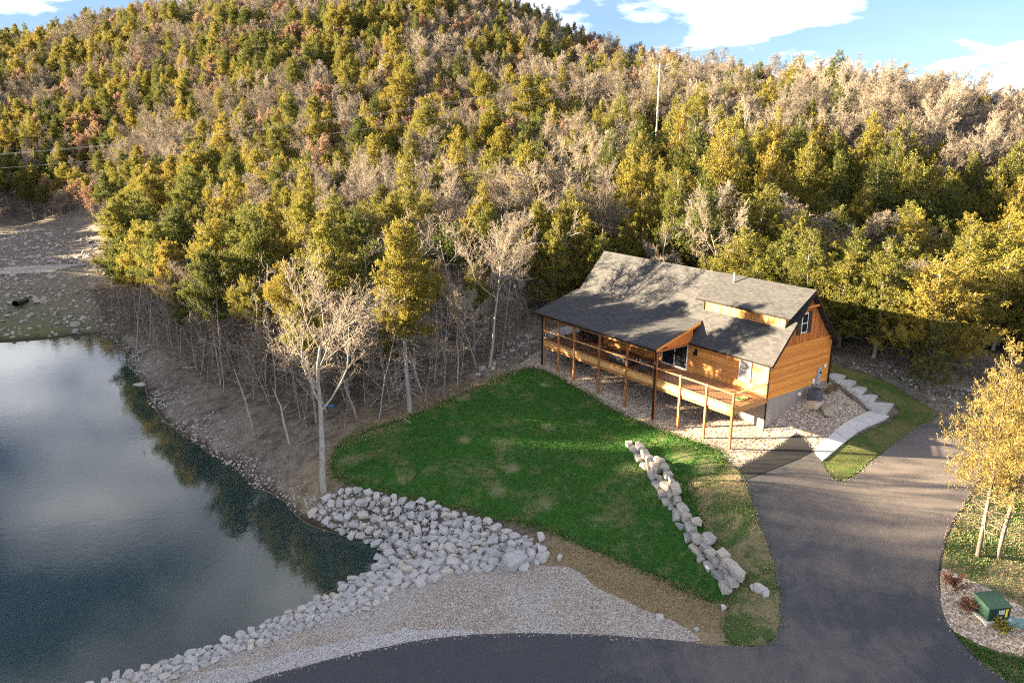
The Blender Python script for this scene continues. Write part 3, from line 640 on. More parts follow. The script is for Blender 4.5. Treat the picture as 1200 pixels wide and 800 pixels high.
    MB().tube([(-d1 - .12, DW - .05, 8.4), (-d1 - .05, DW - .06, 8.2), (-d1 - .05, DW - .06, roof_z(DW))], .045, 6).build('downspout', 'dark_metal', cabin)
    v = MB().tube([(-6.1, 7.0, 9.3), (-6.1, 7.0, 10.55)], .06, 10).build('vent_pipe', 'panel_grey', cabin)
    # windows and doors
    def window(s0, s1, z0, z1, w=WF, sash=True, name='window', glass='window_glass'):
        o = cb(name, 'white_trim', s0 - .07, s1 + .07, w - .075, w + .02, z0 - .07, z1 + .07)
        zm = (z0 + z1) / 2
        if sash:
            for a_, b_ in ((z0, zm - .025), (zm + .025, z1)):
                cb('pane', glass, s0, s1, w - .081, w - .05, a_, b_, parent=o)
        cb('sill', 'white_trim', s0 - .1, s1 + .1, w - .11, w - .01, z0 - .12, z0 - .071, parent=o)
        return o
    def on_front(o): return o
    window(1.62, 2.48, 3.75, 5.15, glass='blind')
    window(14.45, 15.1, 3.75, 5.0); window(15.25, 15.85, 3.75, 5.0); window(11.2, 12.4, 3.75, 5.05)
    o = cb('sliding_door', 'white_trim', 7.35, 9.95, WF - .07, WF + .02, DK, 5.20)
    for a_, b_ in ((7.43, 8.58), (8.68, 9.87)): cb('pane', 'window_glass', a_, b_, WF - .078, WF - .05, DK + .1, 5.12, parent=o)
    cb('handle', 'black_metal', 8.60, 8.64, WF - .12, WF - .07, 4.0, 4.25, parent=o)
    g = cb('window', 'white_trim', SR - .06, SR + .02, 6.98, 7.72, 7.08, 8.52)
    for a_, b_ in ((7.15, 7.76), (7.82, 8.45)): cb('pane', 'window_glass', SR - .066, SR - .04, 7.05, 7.65, a_, b_, parent=g)
    for a_ in (6.50, 7.76):
        sh = cb('shutter', 'shutter_wood', SR - .055, SR + .01, a_, a_ + .44, 7.02, 8.58)
        for q in (7.2, 8.3): cb('cross_board', 'shutter_wood', SR - .075, SR - .054, a_ + .02, a_ + .42, q, q + .11, parent=sh)
    for s in (6.55, 10.7):
        l = cb('wall_lantern', 'black_metal', s - .09, s + .09, WF - .06, WF - .015, 4.45, 4.95)
        MB().tube([(-s, WF - .05, 4.88), (-s, WF - .22, 4.92), (-s, WF - .25, 4.82)], .018, 6).build('arm', 'black_metal', l)
        MB().tube([(-s, WF - .25, 4.82), (-s, WF - .25, 4.76), (-s, WF - .25, 4.48), (-s, WF - .25, 4.44)], [.04, .10, .075, .03], 8).build('lamp_shade', 'black_metal', l)
build_cabin()

def build_deck():
    d = MB(); n = 0; w = .06
    while w < WF - .1:
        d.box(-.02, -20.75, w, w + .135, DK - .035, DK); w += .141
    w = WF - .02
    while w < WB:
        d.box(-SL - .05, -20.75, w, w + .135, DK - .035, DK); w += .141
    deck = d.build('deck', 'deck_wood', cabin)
    def dp(name, mat, s0, s1, w0, w1, z0, z1, bev=0.): return bx(name, mat, deck, -s0, -s1, w0, w1, z0, z1, bev=bev)
    dp('rim_board', 'rail_wood', 0, 20.8, .0, .055, 2.60, DK + .004); dp('rim_board', 'rail_wood', -.03, .02, .0, WF, 2.60, DK + .004); dp('rim_board', 'rail_wood', 20.76, 20.82, .056, WB, 2.60, DK)
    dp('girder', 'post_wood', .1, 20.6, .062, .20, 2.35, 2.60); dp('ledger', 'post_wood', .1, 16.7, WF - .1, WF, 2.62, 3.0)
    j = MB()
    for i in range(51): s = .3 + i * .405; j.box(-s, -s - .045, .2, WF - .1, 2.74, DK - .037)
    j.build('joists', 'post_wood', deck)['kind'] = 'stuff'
    POSTS = [.1, 2.35, 4.72, 7.1, 10.14, 13.26, 16.37, 18.42, 20.5]
    for i, s in enumerate(POSTS):
        P = hw(s, 0); g = h1(P[0], P[1]) - .1; top = 4.10 if s < 7 else 5.13
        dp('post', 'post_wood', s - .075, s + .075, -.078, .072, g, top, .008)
        if s in (7.1, 20.5): dp('downspout', 'dark_metal', s - .06, s + .06, -.20, -.085, g + .05, 5.36, .012)
    for w in (5.5, WB - .1):
        P = hw(20.5, w); dp('post', 'post_wood', 20.42, 20.58, w - .08, w + .08, h1(P[0], P[1]) - .1, 5.14, .008)
    # railing, bay by bay: cap rail, lower rail, thin dark balusters
    for a, b in zip(POSTS[:-1], POSTS[1:]):
        dp('top_rail', 'rail_wood', a + .02, b - .02, -.10, .09, 3.985, 4.03, .006); dp('bottom_rail', 'rail_wood', a + .076, b - .076, -.02, .03, DK + .09, DK + .15)
        m = MB(); s = a + .2
        while s < b - .1: m.box(-s + .007, -s - .007, -.004, .010, DK + .15, 3.985); s += .125
        m.build('baluster_panel', 'black_metal', deck)['kind'] = 'stuff'
        md = (a + b) / 2; dp('rail_block', 'rail_wood', md - .035, md + .035, -.02, .03, DK + .005, DK + .09)
    dp('top_rail', 'rail_wood', -.0, .19, .092, WF - .08, 3.985, 4.03, .006); dp('bottom_rail', 'rail_wood', .04, .09, .09, WF - .08, DK + .09, DK + .15); dp('post', 'post_wood', -.02, .12, WF - .27, WF - .12, DK, 4.10, .008)
    m = MB(); w = .2
    while w < WF - .2: m.box(-.06, -.074, w - .007, w + .007, DK + .15, 3.985); w += .125
    m.build('baluster_panel', 'black_metal', deck)['kind'] = 'stuff'
    for w0, w1 in ((.1, 5.4), (5.6, WB - .2)):
        dp('top_rail', 'rail_wood', 20.41, 20.59, w0, w1, 3.985, 4.03, .006); dp('bottom_rail', 'rail_wood', 20.47, 20.53, w0, w1, DK + .09, DK + .15)
        m = MB(); w = w0 + .1
        while w < w1: m.box(-20.49, -20.504, w - .007, w + .007, DK + .15, 3.985); w += .125
        m.build('baluster_panel', 'black_metal', deck)['kind'] = 'stuff'
    return deck
build_deck()

# ------------------------------------------------------------------ furniture and kit on and around the cabin
def at_deck(s, w, z=DK + .002, turn=0.): return dict(loc=tuple(hw(s, w, z)), rz=CABIN_RZ + R(turn))
def thing(name, label, cat, loc, rz=0., group=None): return tag(empty(name, loc, rz), label, cat, group)
def seat(name, label, cat, width, **k):
    t = thing(name, label, cat, **k); h = width / 2
    MB().box(-h, h, -.38, .38, .12, .30).build('base', 'wicker', t, .02)
    for x in (-h, h - .13): MB().box(x, x + .13, -.40, .40, .301, .60).build('arm', 'wicker', t, .02)
    MB().box(-h + .13, h - .13, -.42, -.28, .301, .82).build('backrest', 'wicker', t, .03)
    n = 2 if width > 1.2 else 1; cw = (width - .28) / n
    for i in range(n):
        x = -h + .14 + i * cw
        MB().box(x + .01, x + cw - .01, -.27, .39, .305, .45).build('seat_cushion', 'cushion', t, .03); MB().box(x + .01, x + cw - .01, -.275, -.12, .452, .86).build('back_cushion', 'cushion', t, .04)
    for x in (-h + .05, h - .10):
        for y in (-.35, .29): MB().box(x, x + .05, y, y + .05, 0, .12).build('leg', 'black_metal', t)
    return t
seat('outdoor_sofa', 'dark wicker sofa with grey cushions on the covered deck', 'sofa', 1.9, **at_deck(11.6, .75))
seat('outdoor_armchair', 'dark wicker armchair with grey cushions beside the coffee table on the deck', 'armchair', .85, **at_deck(9.1, .95, turn=20))
t = thing('coffee_table', 'low dark coffee table between the sofa and the armchair', 'table', **at_deck(10.35, 1.5))
MB().box(-.42, .42, -.3, .3, .36, .41).build('tabletop', 'black_metal', t, .01)
for x in (-.38, .33):
    for y in (-.26, .21): MB().box(x, x + .05, y, y + .05, 0, .36).build('leg', 'black_metal', t)
for i, (x, y) in enumerate(((.1, .05), (-.15, -.08))):
    P = hw(10.35 - x, 1.5 + y, DK + .414); c = MB().tube([(0, 0, 0), (0, 0, .02), (0, 0, .13), (0, 0, .15)], [.05, .06, .055, .04], 10).build('mug', 'white_trim')
    c.location = tuple(P); tag(c, 'small white cup standing on the coffee table', 'cup', 'white cups on the coffee table')
t = thing('dining_table', 'black metal dining table under the end of the porch roof', 'table', **at_deck(18.5, 4.2))
MB().box(-.5, .5, -.95, .95, .70, .74).build('tabletop', 'black_metal', t, .01)
for x in (-.44, .38):
    for y in (-.88, .82): MB().box(x, x + .06, y, y + .06, 0, .70).build('leg', 'black_metal', t)
def dining_chair(s, w, turn, label, group=None):
    t = thing('dining_chair', label, 'chair', **at_deck(s, w, turn=turn), group=group)
    MB().box(-.23, .23, -.22, .24, .42, .46).build('seat', 'black_metal', t, .01)
    for x in (-.22, .18):
        MB().box(x, x + .04, -.22, -.18, 0, .95).build('leg', 'black_metal', t); MB().box(x, x + .04, .18, .22, 0, .42).build('leg', 'black_metal', t)
        MB().box(x, x + .04, -.18, .2, .62, .65).build('armrest', 'black_metal', t)
    b = MB()
    for q in (.55, .67, .79, .90): b.box(-.18, .18, -.21, -.19, q, q + .05)
    b.build('backrest', 'black_metal', t)
for s, w, a, lab, gr in ((17.7, 3.7, 90, 'black chair on the house wall side of the dining table', 'chairs on the wall side of the table'), (17.7, 4.6, 90, 'black chair on the house wall side of the dining table', 'chairs on the wall side of the table'),
                        (19.3, 3.7, -90, 'black chair on the open end side of the dining table', 'chairs on the open side of the table'), (19.3, 4.6, -90, 'black chair on the open end side of the dining table', 'chairs on the open side of the table'),
                        (18.5, 2.9, 0, 'black chair at the head of the dining table towards the lawn railing', None), (18.5, 5.5, 180, 'black chair at the head of the dining table away from the lawn railing', None)): dining_chair(s, w, a, lab, gr)
t = thing('garden_hose', 'coiled green and yellow hose at the open corner of the deck', 'hose', **at_deck(.75, 1.55))
for i, (mat, r0) in enumerate((('hose_green', .17), ('hose_yellow', .28))):
    m = MB(); pts = [((r0 + .015 * (k / 16)) * math.cos(k * math.pi / 8), (r0 + .015 * (k / 16)) * math.sin(k * math.pi / 8), .03 + .012 * k / 8) for k in range(56)]
    m.tube(pts, .02, 6).build('coil', mat, t)
t = thing('crate_box', 'small pale wooden box beside the coiled hose on the deck', 'box', **at_deck(.55, 2.15))
MB().box(-.28, .28, -.16, .16, 0, .18).build('body', 'rail_wood', t, .01); MB().box(-.30, .30, -.18, .18, .181, .21).build('lid', 'rail_wood', t, .005)
# heat pump against the gable
t = thing('air_conditioner', 'dark grey square air conditioner standing against the gable wall', 'air conditioner', tuple(hw(-.75, 8.45, 1.95)), CABIN_RZ)
MB().box(-.45, .45, -.45, .45, -.3, .0).build('pad', 'concrete', t)
MB().box(-.40, .40, -.40, .40, .002, .86).build('cabinet', 'ac_metal', t, .03)
for k in range(11):
    z = .10 + k * .065
    MB().box(-.408, .408, -.408, .408, z, z + .022).build('louvre', 'ac_metal', t)
MB().box(-.42, .42, -.42, .42, .862, .90).build('top_cover', 'ac_metal', t, .01)
MB().tube([(0, 0, .901), (0, 0, .912)], .31, 20).build('fan_opening', 'black_metal', t)
g = MB()
for r in (.08, .15, .22, .29): g.tube([(r * math.cos(k * math.pi / 10), r * math.sin(k * math.pi / 10), .925) for k in range(21)], .006, 4, False)
for k in range(4): g.tube([(-.3 * math.cos(k * math.pi / 4), -.3 * math.sin(k * math.pi / 4), .93), (.3 * math.cos(k * math.pi / 4), .3 * math.sin(k * math.pi / 4), .93)], .006, 4)
g.build('fan_grille', 'ac_metal', t)
def wallbox(name, label, cat, w0, w1, z0, z1, dpt, mat, parts=()):
    t = thing(name, label, cat, tuple(hw(SR - .012, (w0 + w1) / 2, z0)), CABIN_RZ); h = (w1 - w0) / 2
    MB().box(.0, dpt, -h, h, 0, z1 - z0).build('enclosure', mat, t, .01); MB().box(dpt + .002, dpt + .014, -h + .03, h - .03, .04, z1 - z0 - .04).build('cover', mat, t, .004)
    return t
t = wallbox('electric_panel', 'tall grey electric service panel on the gable wall', 'electric box', 9.72, 10.05, 2.75, 4.0, .16, 'panel_grey')
MB().tube([(.08, 0, -1.0), (.08, 0, 0)], .035, 8).build('conduit', 'panel_grey', t); MB().tube([(.176, 0, .9), (.24, 0, .9)], .09, 14).build('meter', 'window_glass', t)
t = wallbox('disconnect_box', 'small pale disconnect box above the air conditioner', 'electric box', 9.2, 9.42, 2.85, 3.2, .10, 'white_trim')
MB().tube([(.05, 0, 0), (.05, 0, -.3), (.3, -.3, -.6)], .02, 6).build('conduit', 'black_metal', t)
wallbox('junction_box', 'small white box high beside the electric service panel', 'electric box', 10.55, 10.8, 3.85, 4.1, .09, 'white_trim')
wallbox('hose_bib_box', 'small pink-grey vent box low on the foundation by the air conditioner', 'vent', 7.55, 7.8, 2.25, 2.5, .08, 'white_trim')

# concrete walk and steps
def slab_px(name, quad, z0, z1, parent, t=.16):
    P = [at(x, y, z) for (x, y), z in zip(quad, (z0, z0, z1, z1))]
    MB().slab([tuple(p) for p in P], t).build(name, 'concrete', parent)
walk = tag(empty('walkway', (0, 0, 0)), kind='structure')
A0, A1, B0, B1 = gp(953.5, 530.5), gp(963.5, 541.5), gp(1019, 483), gp(1042, 489)
def on_ground(p, lift): return (p[0], p[1], h1(p[0], p[1]) + lift)
for i in range(6):
    t0, t1 = i / 6 + .004, (i + 1) / 6 - .002
    q = [A0 + (B0 - A0) * t0, A1 + (B1 - A1) * t0, A1 + (B1 - A1) * t1, A0 + (B0 - A0) * t1]
    MB().slab([on_ground(p, .13) for p in q], .3).build('slab', 'concrete', walk)
s0, s1 = gp(1036, 480), gp(973, 440); dirn = (s1 - s0) * np.array([1, 1, 0]); Ld = np.linalg.norm(dirn); dirn /= Ld; nrm = np.array([dirn[1], -dirn[0], 0])
for i in range(5):
    c0 = s0 + dirn * (i * Ld / 5) - dirn * .35 * (i == 0); c1 = s0 + dirn * ((i + 1) * Ld / 5 + .2); hwid = .80 if i else .98
    q = [c0 - nrm * hwid, c0 + nrm * hwid, c1 + nrm * hwid, c1 - nrm * hwid]; z = sum(h1(p[0], p[1]) for p in q) / 4 + .10
    MB().slab([(p[0], p[1], z) for p in q], .7).build('step', 'concrete', walk)
pd = [gp(628, 385), gp(640, 392)]
patio = MB().slab([(*hw(21.4, 3.2)[:2], 2.35), (*hw(25.0, 3.4)[:2], 2.2), (*hw(25.5, 11)[:2], 2.6), (*hw(21.4, 11)[:2], 2.7)], .9).build('patio_slab', 'concrete'); tag(patio, kind='structure')

# ------------------------------------------------------------------ rocks
def rock_mesh(name, mat, seed, sx=1., sy=.8, sz=.65, n=26, blocky=.55):
    r = np.random.default_rng(seed); P = r.normal(size=(n, 3)); P /= np.linalg.norm(P, axis=1)[:, None]
    P = np.sign(P) * np.abs(P) ** blocky; P /= np.abs(P).max(0); P *= r.uniform(.82, 1., (n, 1)); P *= np.array([sx, sy, sz]) * .5
    bm = bmesh.new(); vs = [bm.verts.new(p) for p in P]; h = bmesh.ops.convex_hull(bm, input=vs)
    bmesh.ops.delete(bm, geom=[v for v in bm.verts if not v.link_faces], context='VERTS')
    bmesh.ops.dissolve_limit(bm, angle_limit=R(13), verts=bm.verts, edges=bm.edges)
    bmesh.ops.bevel(bm, geom=list(bm.edges), offset=.035, segments=1, profile=.6, affect='EDGES', clamp_overlap=True)
    bmesh.ops.triangulate(bm, faces=bm.faces); bmesh.ops.recalc_face_normals(bm, faces=bm.faces)
    me = bpy.data.meshes.new(name); bm.to_mesh(me); bm.free(); me.materials.append(MATS[mat]); return me
def mesh_arrays(me):
    V = np.empty(len(me.vertices) * 3, np.float32); me.vertices.foreach_get('co', V); F = np.empty(len(me.polygons) * 3, np.int32); me.loops.foreach_get('vertex_index', F)
    return V.reshape(-1, 3), F.reshape(-1, 3)
def rotm(r):
    return np.array(Euler((r.uniform(-.5, .5), r.uniform(-.5, .5), r.uniform(0, 6.28))).to_matrix())
def scatter_mesh(name, protos, items, mat, seed=0):
    """one joined mesh of many small pieces: items = (x, y, z, size)"""
    r = np.random.default_rng(seed); VV_, FF, o = [], [], 0; arr = [mesh_arrays(m) for m in protos]
    for (x, y, z, s) in items:
        V, F = arr[r.integers(len(arr))]; VV_.append((V * s) @ rotm(r).T + [x, y, z]); FF.append(F + o); o += len(V)
    return np_mesh(name, np.concatenate(VV_), np.concatenate(FF), mat)
def poisson(poly, sizef, tries, seed, maxn=9999, shrink=.8):
    """dart throwing with variable radius; returns (x, y, r), the large ones first"""
    r = np.random.default_rng(seed); b = np.array(poly)[:, :2]; lo, hi = b.min(0), b.max(0); P = r.uniform(lo, hi, (tries, 2)); P = P[inside(P, b)]
    s = np.sort(np.array([sizef(p, r) for p in P]))[::-1]
    out = np.zeros((0, 3))
    for p, q in zip(P, s):
        if len(out) >= maxn: break
        if len(out) and (np.hypot(out[:, 0] - p[0], out[:, 1] - p[1]) < (out[:, 2] + q) * shrink).any(): continue
        out = np.vstack([out, (p[0], p[1], q)])
    return out
ROCKS = [rock_mesh('stone', 'limestone', 100 + i, 1, .6 + .07 * (i % 5), .5 + .06 * (i % 4), 20 + i % 9, .5 + .06 * (i % 4)) for i in range(10)]
PEBBLES = [rock_mesh('pebble', 'rubble', 300 + i, 1, .8, .6, 12, .7) for i in range(4)]
def build_riprap():
    main = pxpoly([(364, 602), (372, 590), (392, 580), (440, 576), (490, 588), (540, 603), (585, 616), (622, 632), (642, 648), (632, 662), (610, 668), (580, 668), (540, 672), (500, 684), (462, 694), (430, 700), (405, 702)]) \
        + [tuple(at(x, y, WATER - .35)[:2]) for x, y in ((400, 690), (438, 672), (447, 652), (430, 640), (395, 630), (368, 616))]
    strip = pxpoly([(440, 694), (462, 700), (430, 716), (380, 730), (330, 748), (280, 766), (220, 790), (150, 815)]) + [tuple(at(60, 870, -4.4)[:2])] + [tuple(at(x, y, WATER - .3)[:2]) for x, y in ((40, 835), (100, 812), (180, 786), (260, 757), (330, 727), (380, 706))]
    for name, poly, label, sizes, tries, nmax in (('riprap_bank', main, 'broad bank of pale grey boulders between lawn and pond', (.19, .46), 9000, 300), ('riprap_edge', strip, 'narrow line of pale stones edging the pond below the gravel shoulder', (.14, .36), 5200, 300)):
        c = gp(520, 640) if name == 'riprap_bank' else gp(300, 752)
        root = tag(empty(name, tuple(c)), label, 'riprap')
        def sz(p, r): return sizes[0] + (sizes[1] - sizes[0]) * r.beta(1.3, 3.0)
        S = poisson(poly, sz, tries, 5, 1100, .76); S = S[np.argsort(-S[:, 2])]; r = np.random.default_rng(3); zz = hgt(S)
        rest = []
        for i, (x, y, q) in enumerate(S):
            if i < nmax:
                o = bpy.data.objects.new('stone', ROCKS[r.integers(len(ROCKS))]); link(o, root); k = q * 2 * r.uniform(.95, 1.2)
                o.location = (x - c[0], y - c[1], zz[i] + q * .30 - c[2]); o.rotation_euler = (r.uniform(-.4, .4), r.uniform(-.4, .4), r.uniform(0, 6.3)); o.scale = (k, k, k * r.uniform(.85, 1.25))
            else: rest.append((x - c[0], y - c[1], zz[i] + q * .25 - c[2], q * 2.1))
        # fill of smaller stones between and below
        b = np.array(poly)[:, :2]; P = r.uniform(b.min(0), b.max(0), (9000, 2)); P = P[inside(P, b)][:2600]; z = hgt(P)
        for (x, y), q in zip(P, z): rest.append((x - c[0], y - c[1], q + .03 - c[2], r.uniform(.10, .30)))
        o = mobj('small_stones', scatter_mesh('small_stones', ROCKS[:5], rest, 'limestone', 4), root); o['kind'] = 'stuff'
build_riprap()

BOULD = [rock_mesh('boulder', 'wall_stone', 500 + i, 1, .78, .68, 22, .40) for i in range(9)]
def build_stone_wall():
    line = [gp(*p) for p in ((738, 517), (752, 535), (771, 562), (790, 592), (808, 622), (826, 650), (842, 672), (855, 688))]
    root = tag(empty('boulder_wall', tuple(line[0])), 'dry-stacked boulder retaining wall running through the lawn', 'stone wall')
    L = [0]; r = np.random.default_rng(11)
    for a, b in zip(line[:-1], line[1:]): L.append(L[-1] + np.linalg.norm((b - a)[:2]))
    def pt(s):
        i = max(0, min(len(L) - 2, int(np.searchsorted(L, s)) - 1)); t = (s - L[i]) / (L[i + 1] - L[i]); p = line[i] + (line[i + 1] - line[i]) * t; d = (line[i + 1] - line[i])[:2]; d = d / np.linalg.norm(d); return p[:2], d
    T = L[-1]
    for course, (z0, off) in enumerate(((0.14, -.20), (.58, .06), (1.0, .36))):
        s = .2 + course * .25
        while s < T - .2:
            ln = r.uniform(.65, 1.35); p, d = pt(min(s + ln / 2, T - .01)); nn = np.array([d[1], -d[0]])
            if nn[0] < 0: nn = -nn                                   # uphill side, towards the drive
            q = s / T; hmax = .35 + 1.15 * math.sin(min(1, q * 1.15) * math.pi * .62) * (1 if q < .97 else .7)
            if z0 < hmax + .1 and not (course == 2 and r.random() < .3):
                lo = p - nn * .5; z = h1(*lo) + z0 + r.uniform(-.05, .05)
                o = bpy.data.objects.new('boulder', BOULD[r.integers(len(BOULD))]); link(o, root); c = p + nn * (off + r.uniform(-.08, .08))
                o.location = (c[0] - line[0][0], c[1] - line[0][1], z - line[0][2]); o.rotation_euler = (r.uniform(-.15, .15), r.uniform(-.15, .15), math.atan2(d[1], d[0]) + r.uniform(-.3, .3) + math.pi * r.integers(2)); o.scale = (ln * 1.02, r.uniform(.72, 1.0), r.uniform(.68, .95))
            s += ln * .93
build_stone_wall()
def loose_rock(px, py, size, label, cat='boulder', mat='wall_stone', group=None, name='boulder', flat=.7, seed=0, sink=.28):
    P = gp(px, py); r = random.Random(seed * 31 + int(px * 7 + py)); me = rock_mesh(name, mat, int(px * 3 + py * 5) + seed, 1, r.uniform(.6, .8), flat, 26, .5)
    o = mobj(name, me, None, (P[0], P[1], P[2] + size * flat * sink), (r.uniform(-.15, .15), r.uniform(-.15, .15), r.uniform(0, 6.3))); o.scale = (size,) * 3; return tag(o, label, cat, group)
for (x, y, s, z, lab) in ((951, 477, 1.4, 0, 'long tan boulder lying against the foundation below the air conditioner'), (969, 484, 1.4, 0, 'blocky tan boulder with a flat end beside the concrete walk'), (984, 473, 1.0, 1, 'rounded reddish boulder resting behind the two long tan boulders')):
    loose_rock(x, y, s, lab, mat='tan_stone', flat=.5, seed=z + 2)
loose_rock(603, 664, 1.75, 'largest pale boulder at the drive end of the riprap bank', mat='limestone', flat=.75)
loose_rock(576, 653, 1.0, 'square pale boulder next to the largest boulder of the riprap bank', mat='limestone', flat=.8)
loose_rock(622, 654, .95, 'pale boulder at the very tip of the riprap bank', mat='limestone', flat=.8)
for x, y, s in ((634, 632, .8), (640, 651, .55), (656, 655, .5), (630, 641, .45)): loose_rock(x, y, s, 'single pale stone lying off the riprap on the bare lawn edge', 'stone', 'limestone', 'stray stones at the lawn edge', 'stone')
for x, y, s in ((891, 693, .8), (897, 697, .55), (884, 691, .5), (773, 725, .5), (816, 738, .35), (848, 713, .4)): loose_rock(x, y, s, 'small grey stone lying on the thin grass by the driveway', 'stone', 'limestone', 'stones on the thin grass', 'stone')
for x, y, s in ((565, 434, .8), (578, 428, .7), (578, 433, .6), (590, 420, .6), (560, 440, .5), (601, 412, .6), (612, 405, .7), (595, 405, .55), (620, 396, .8), (606, 396, .5), (617, 415, .5), (585, 412, .5)): loose_rock(x, y, s, 'pale limestone chunk in the rubble slope beside the porch', 'stone', 'rubble', 'rubble beside the porch', 'stone')
loose_rock(165, 452, 1.8, 'flat pale ledge slab on the pond bank', 'rock', 'rubble', None, 'rock_ledge', .25)
def scatter_rubble():
    r = np.random.default_rng(21); items = []
    zones = [(pxpoly([(130, 330), (175, 395), (235, 470), (310, 545), (372, 590), (345, 600), (290, 565), (215, 508), (170, 455), (140, 410), (118, 385)]), 2600, .10, .62),
             (pxpoly([(0, 300), (130, 300), (140, 340), (150, 390), (110, 392), (0, 398)]), 700, .25, 1.7), (pxpoly([(0, 262), (110, 268), (125, 300), (0, 310)]), 350, .3, 1.9),
             (pxpoly([(545, 445), (585, 405), (630, 372), (632, 425), (600, 436)]), 800, .08, .36), (pxpoly([(985, 424), (1060, 434), (1110, 452), (1180, 462), (1120, 480), (1060, 452), (1000, 432)]), 260, .1, .5)]
    for poly, n, a, b in zones:
        q = np.array(poly)[:, :2]; P = r.uniform(q.min(0), q.max(0), (n * 3, 2)); P = P[inside(P, q)][:n]; z = hgt(P)
        for (x, y), h in zip(P, z):
            s = a + (b - a) * r.beta(1, 3.5); items.append((x, y, h + s * .12, s))
    sh = [at(x, y, WATER) for x, y in SHORE[1:8]]
    for a, b in zip(sh[:-1], sh[1:]):
        L = np.linalg.norm(b - a); n = int(L * 26)
        for k in range(n):
            p = a + (b - a) * r.random(); p = p[:2] + r.normal(0, .55, 2) + np.array([.35, .35]); q = .08 + .5 * r.beta(1, 4); items.append((p[0], p[1], h1(*p) + q * .1, q))
    tag(mobj('rubble_stones', scatter_mesh('rubble_stones', PEBBLES, items, 'rubble', 3)), kind='stuff')
    items = []
    for poly, n, a, b in ((GRAVEL, 6000, .05, .13), (SHOULDER, 5000, .05, .15), (pxpoly([(1106, 672), (1150, 688), (1200, 716), (1200, 770), (1150, 756), (1114, 735), (1104, 705)]), 2200, .05, .12)):
        q = np.array(poly)[:, :2]; P = r.uniform(q.min(0), q.max(0), (n * 3, 2)); P = P[inside(P, q)][:n]; z = hgt(P)
        for (x, y), h in zip(P, z): items.append((x, y, h + .07, r.uniform(a, b)))
    q = resample(ROAD, .1); i = r.integers(0, len(q), 5200); P = q[i] + r.normal(0, .16, (5200, 2)) * r.uniform(.2, 1.6, (5200, 1)); P = P[(P[:, 1] > 25) & (vnoise(P[:, 0] * .8, P[:, 1] * .8, 6) > .35)]
    for (x, y), h in zip(P, hgt(P)): items.append((x, y, h + .075, .025 + .09 * r.beta(1, 4)))
    tag(mobj('gravel_stones', scatter_mesh('gravel_stones', [rock_mesh('pebble', 'rubble', 390, 1, .8, .6, 8, .7)], items, 'tan_stone', 3)), kind='stuff')
scatter_rubble()

# ------------------------------------------------------------------ grass blades
def build_blades(name, polys, mat='grass_blade', seed=1, fringe=()):
    r = np.random.default_rng(seed); VS, TS = [], []
    for poly, n, h, dead in polys:
        q = resample(poly, .5); P = r.uniform(q.min(0), q.max(0), (n * 3, 2)); P = P[inside(P, q)][:n]; P += r.normal(0, .08, P.shape); z = hgt(P) + .03; m = len(P)
        a = r.uniform(0, 6.28, m); w = r.uniform(.02, .05, m); hh = h * r.uniform(.5, 1.3, m); lean = r.normal(0, .6, (m, 2)) * hh[:, None]
        b0 = np.c_[P[:, 0] - np.cos(a) * w, P[:, 1] - np.sin(a) * w, z]; b1 = np.c_[P[:, 0] + np.cos(a) * w, P[:, 1] + np.sin(a) * w, z]; t = np.c_[P + lean, z + hh]
        VS.append(np.stack([b0, b1, t], 1).reshape(-1, 3)); patch = vnoise(P[:, 0] * .5, P[:, 1] * .5, 4); hh *= np.clip(1.25 - 1.9 * BARE_SPOTS(P), .12, 1); b0, b1, t = (np.c_[P[:, 0] - np.cos(a) * w, P[:, 1] - np.sin(a) * w, z], np.c_[P[:, 0] + np.cos(a) * w, P[:, 1] + np.sin(a) * w, z], np.c_[P + lean * .6, z + hh])
        VS[-1] = np.stack([b0, b1, t], 1).reshape(-1, 3)
        tt = np.clip(r.uniform(0, .8, m) + (r.uniform(0, 1, m) < dead + (patch > .72) * .12) * .5, 0, 1); TS.append(np.repeat(tt, 3))
    for poly, n, h, sp0 in fringe:                                    # stragglers over the edge
        q = resample(poly, .12); i = r.integers(0, len(q), n); P = q[i] + r.normal(0, sp0, (n, 2)) * r.uniform(.2, 1, (n, 1)); z = hgt(P) + .02
        a = r.uniform(0, 6.28, n); w = r.uniform(.02, .05, n); hh = h * r.uniform(.5, 1.4, n); lean = r.normal(0, .7, (n, 2)) * hh[:, None]
        b0 = np.c_[P[:, 0] - np.cos(a) * w, P[:, 1] - np.sin(a) * w, z]; b1 = np.c_[P[:, 0] + np.cos(a) * w, P[:, 1] + np.sin(a) * w, z]; t = np.c_[P + lean, z + hh]
        VS.append(np.stack([b0, b1, t], 1).reshape(-1, 3)); TS.append(np.repeat(np.clip(r.uniform(0, 1.25, n), 0, 1), 3))
    V = np.concatenate(VS); F = np.arange(len(V)).reshape(-1, 3); tag(mobj(name, np_mesh(name, V, F, mat, np.concatenate(TS))), kind='stuff')
WEDGE = pxpoly([(963, 540), (985, 563), (1030, 533), (1076, 500), (1090, 480), (1050, 455), (1005, 436), (972, 430), (1010, 452), (1052, 478), (1052, 486), (1020, 505), (985, 525)])
VERGE = pxpoly([(1145, 578), (1119, 616), (1107, 648), (1105, 666), (1150, 684), (1200, 712), (1240, 700), (1240, 560)])
VERGE2 = pxpoly([(1112, 738), (1150, 760), (1210, 776), (1240, 800), (1192, 806), (1152, 778), (1117, 742)])
build_blades('grass', [(LAWN, 62000, .10, .03), (STRIP, 2500, .08, .5), (WEDGE, 2500, .05, .4), (VERGE, 5000, .09, .4), (VERGE2, 3500, .09, .08)], fringe=[(LAWN, 14000, .12, .42), (WEDGE, 2500, .07, .2), (STRIP, 4000, .09, .3)])
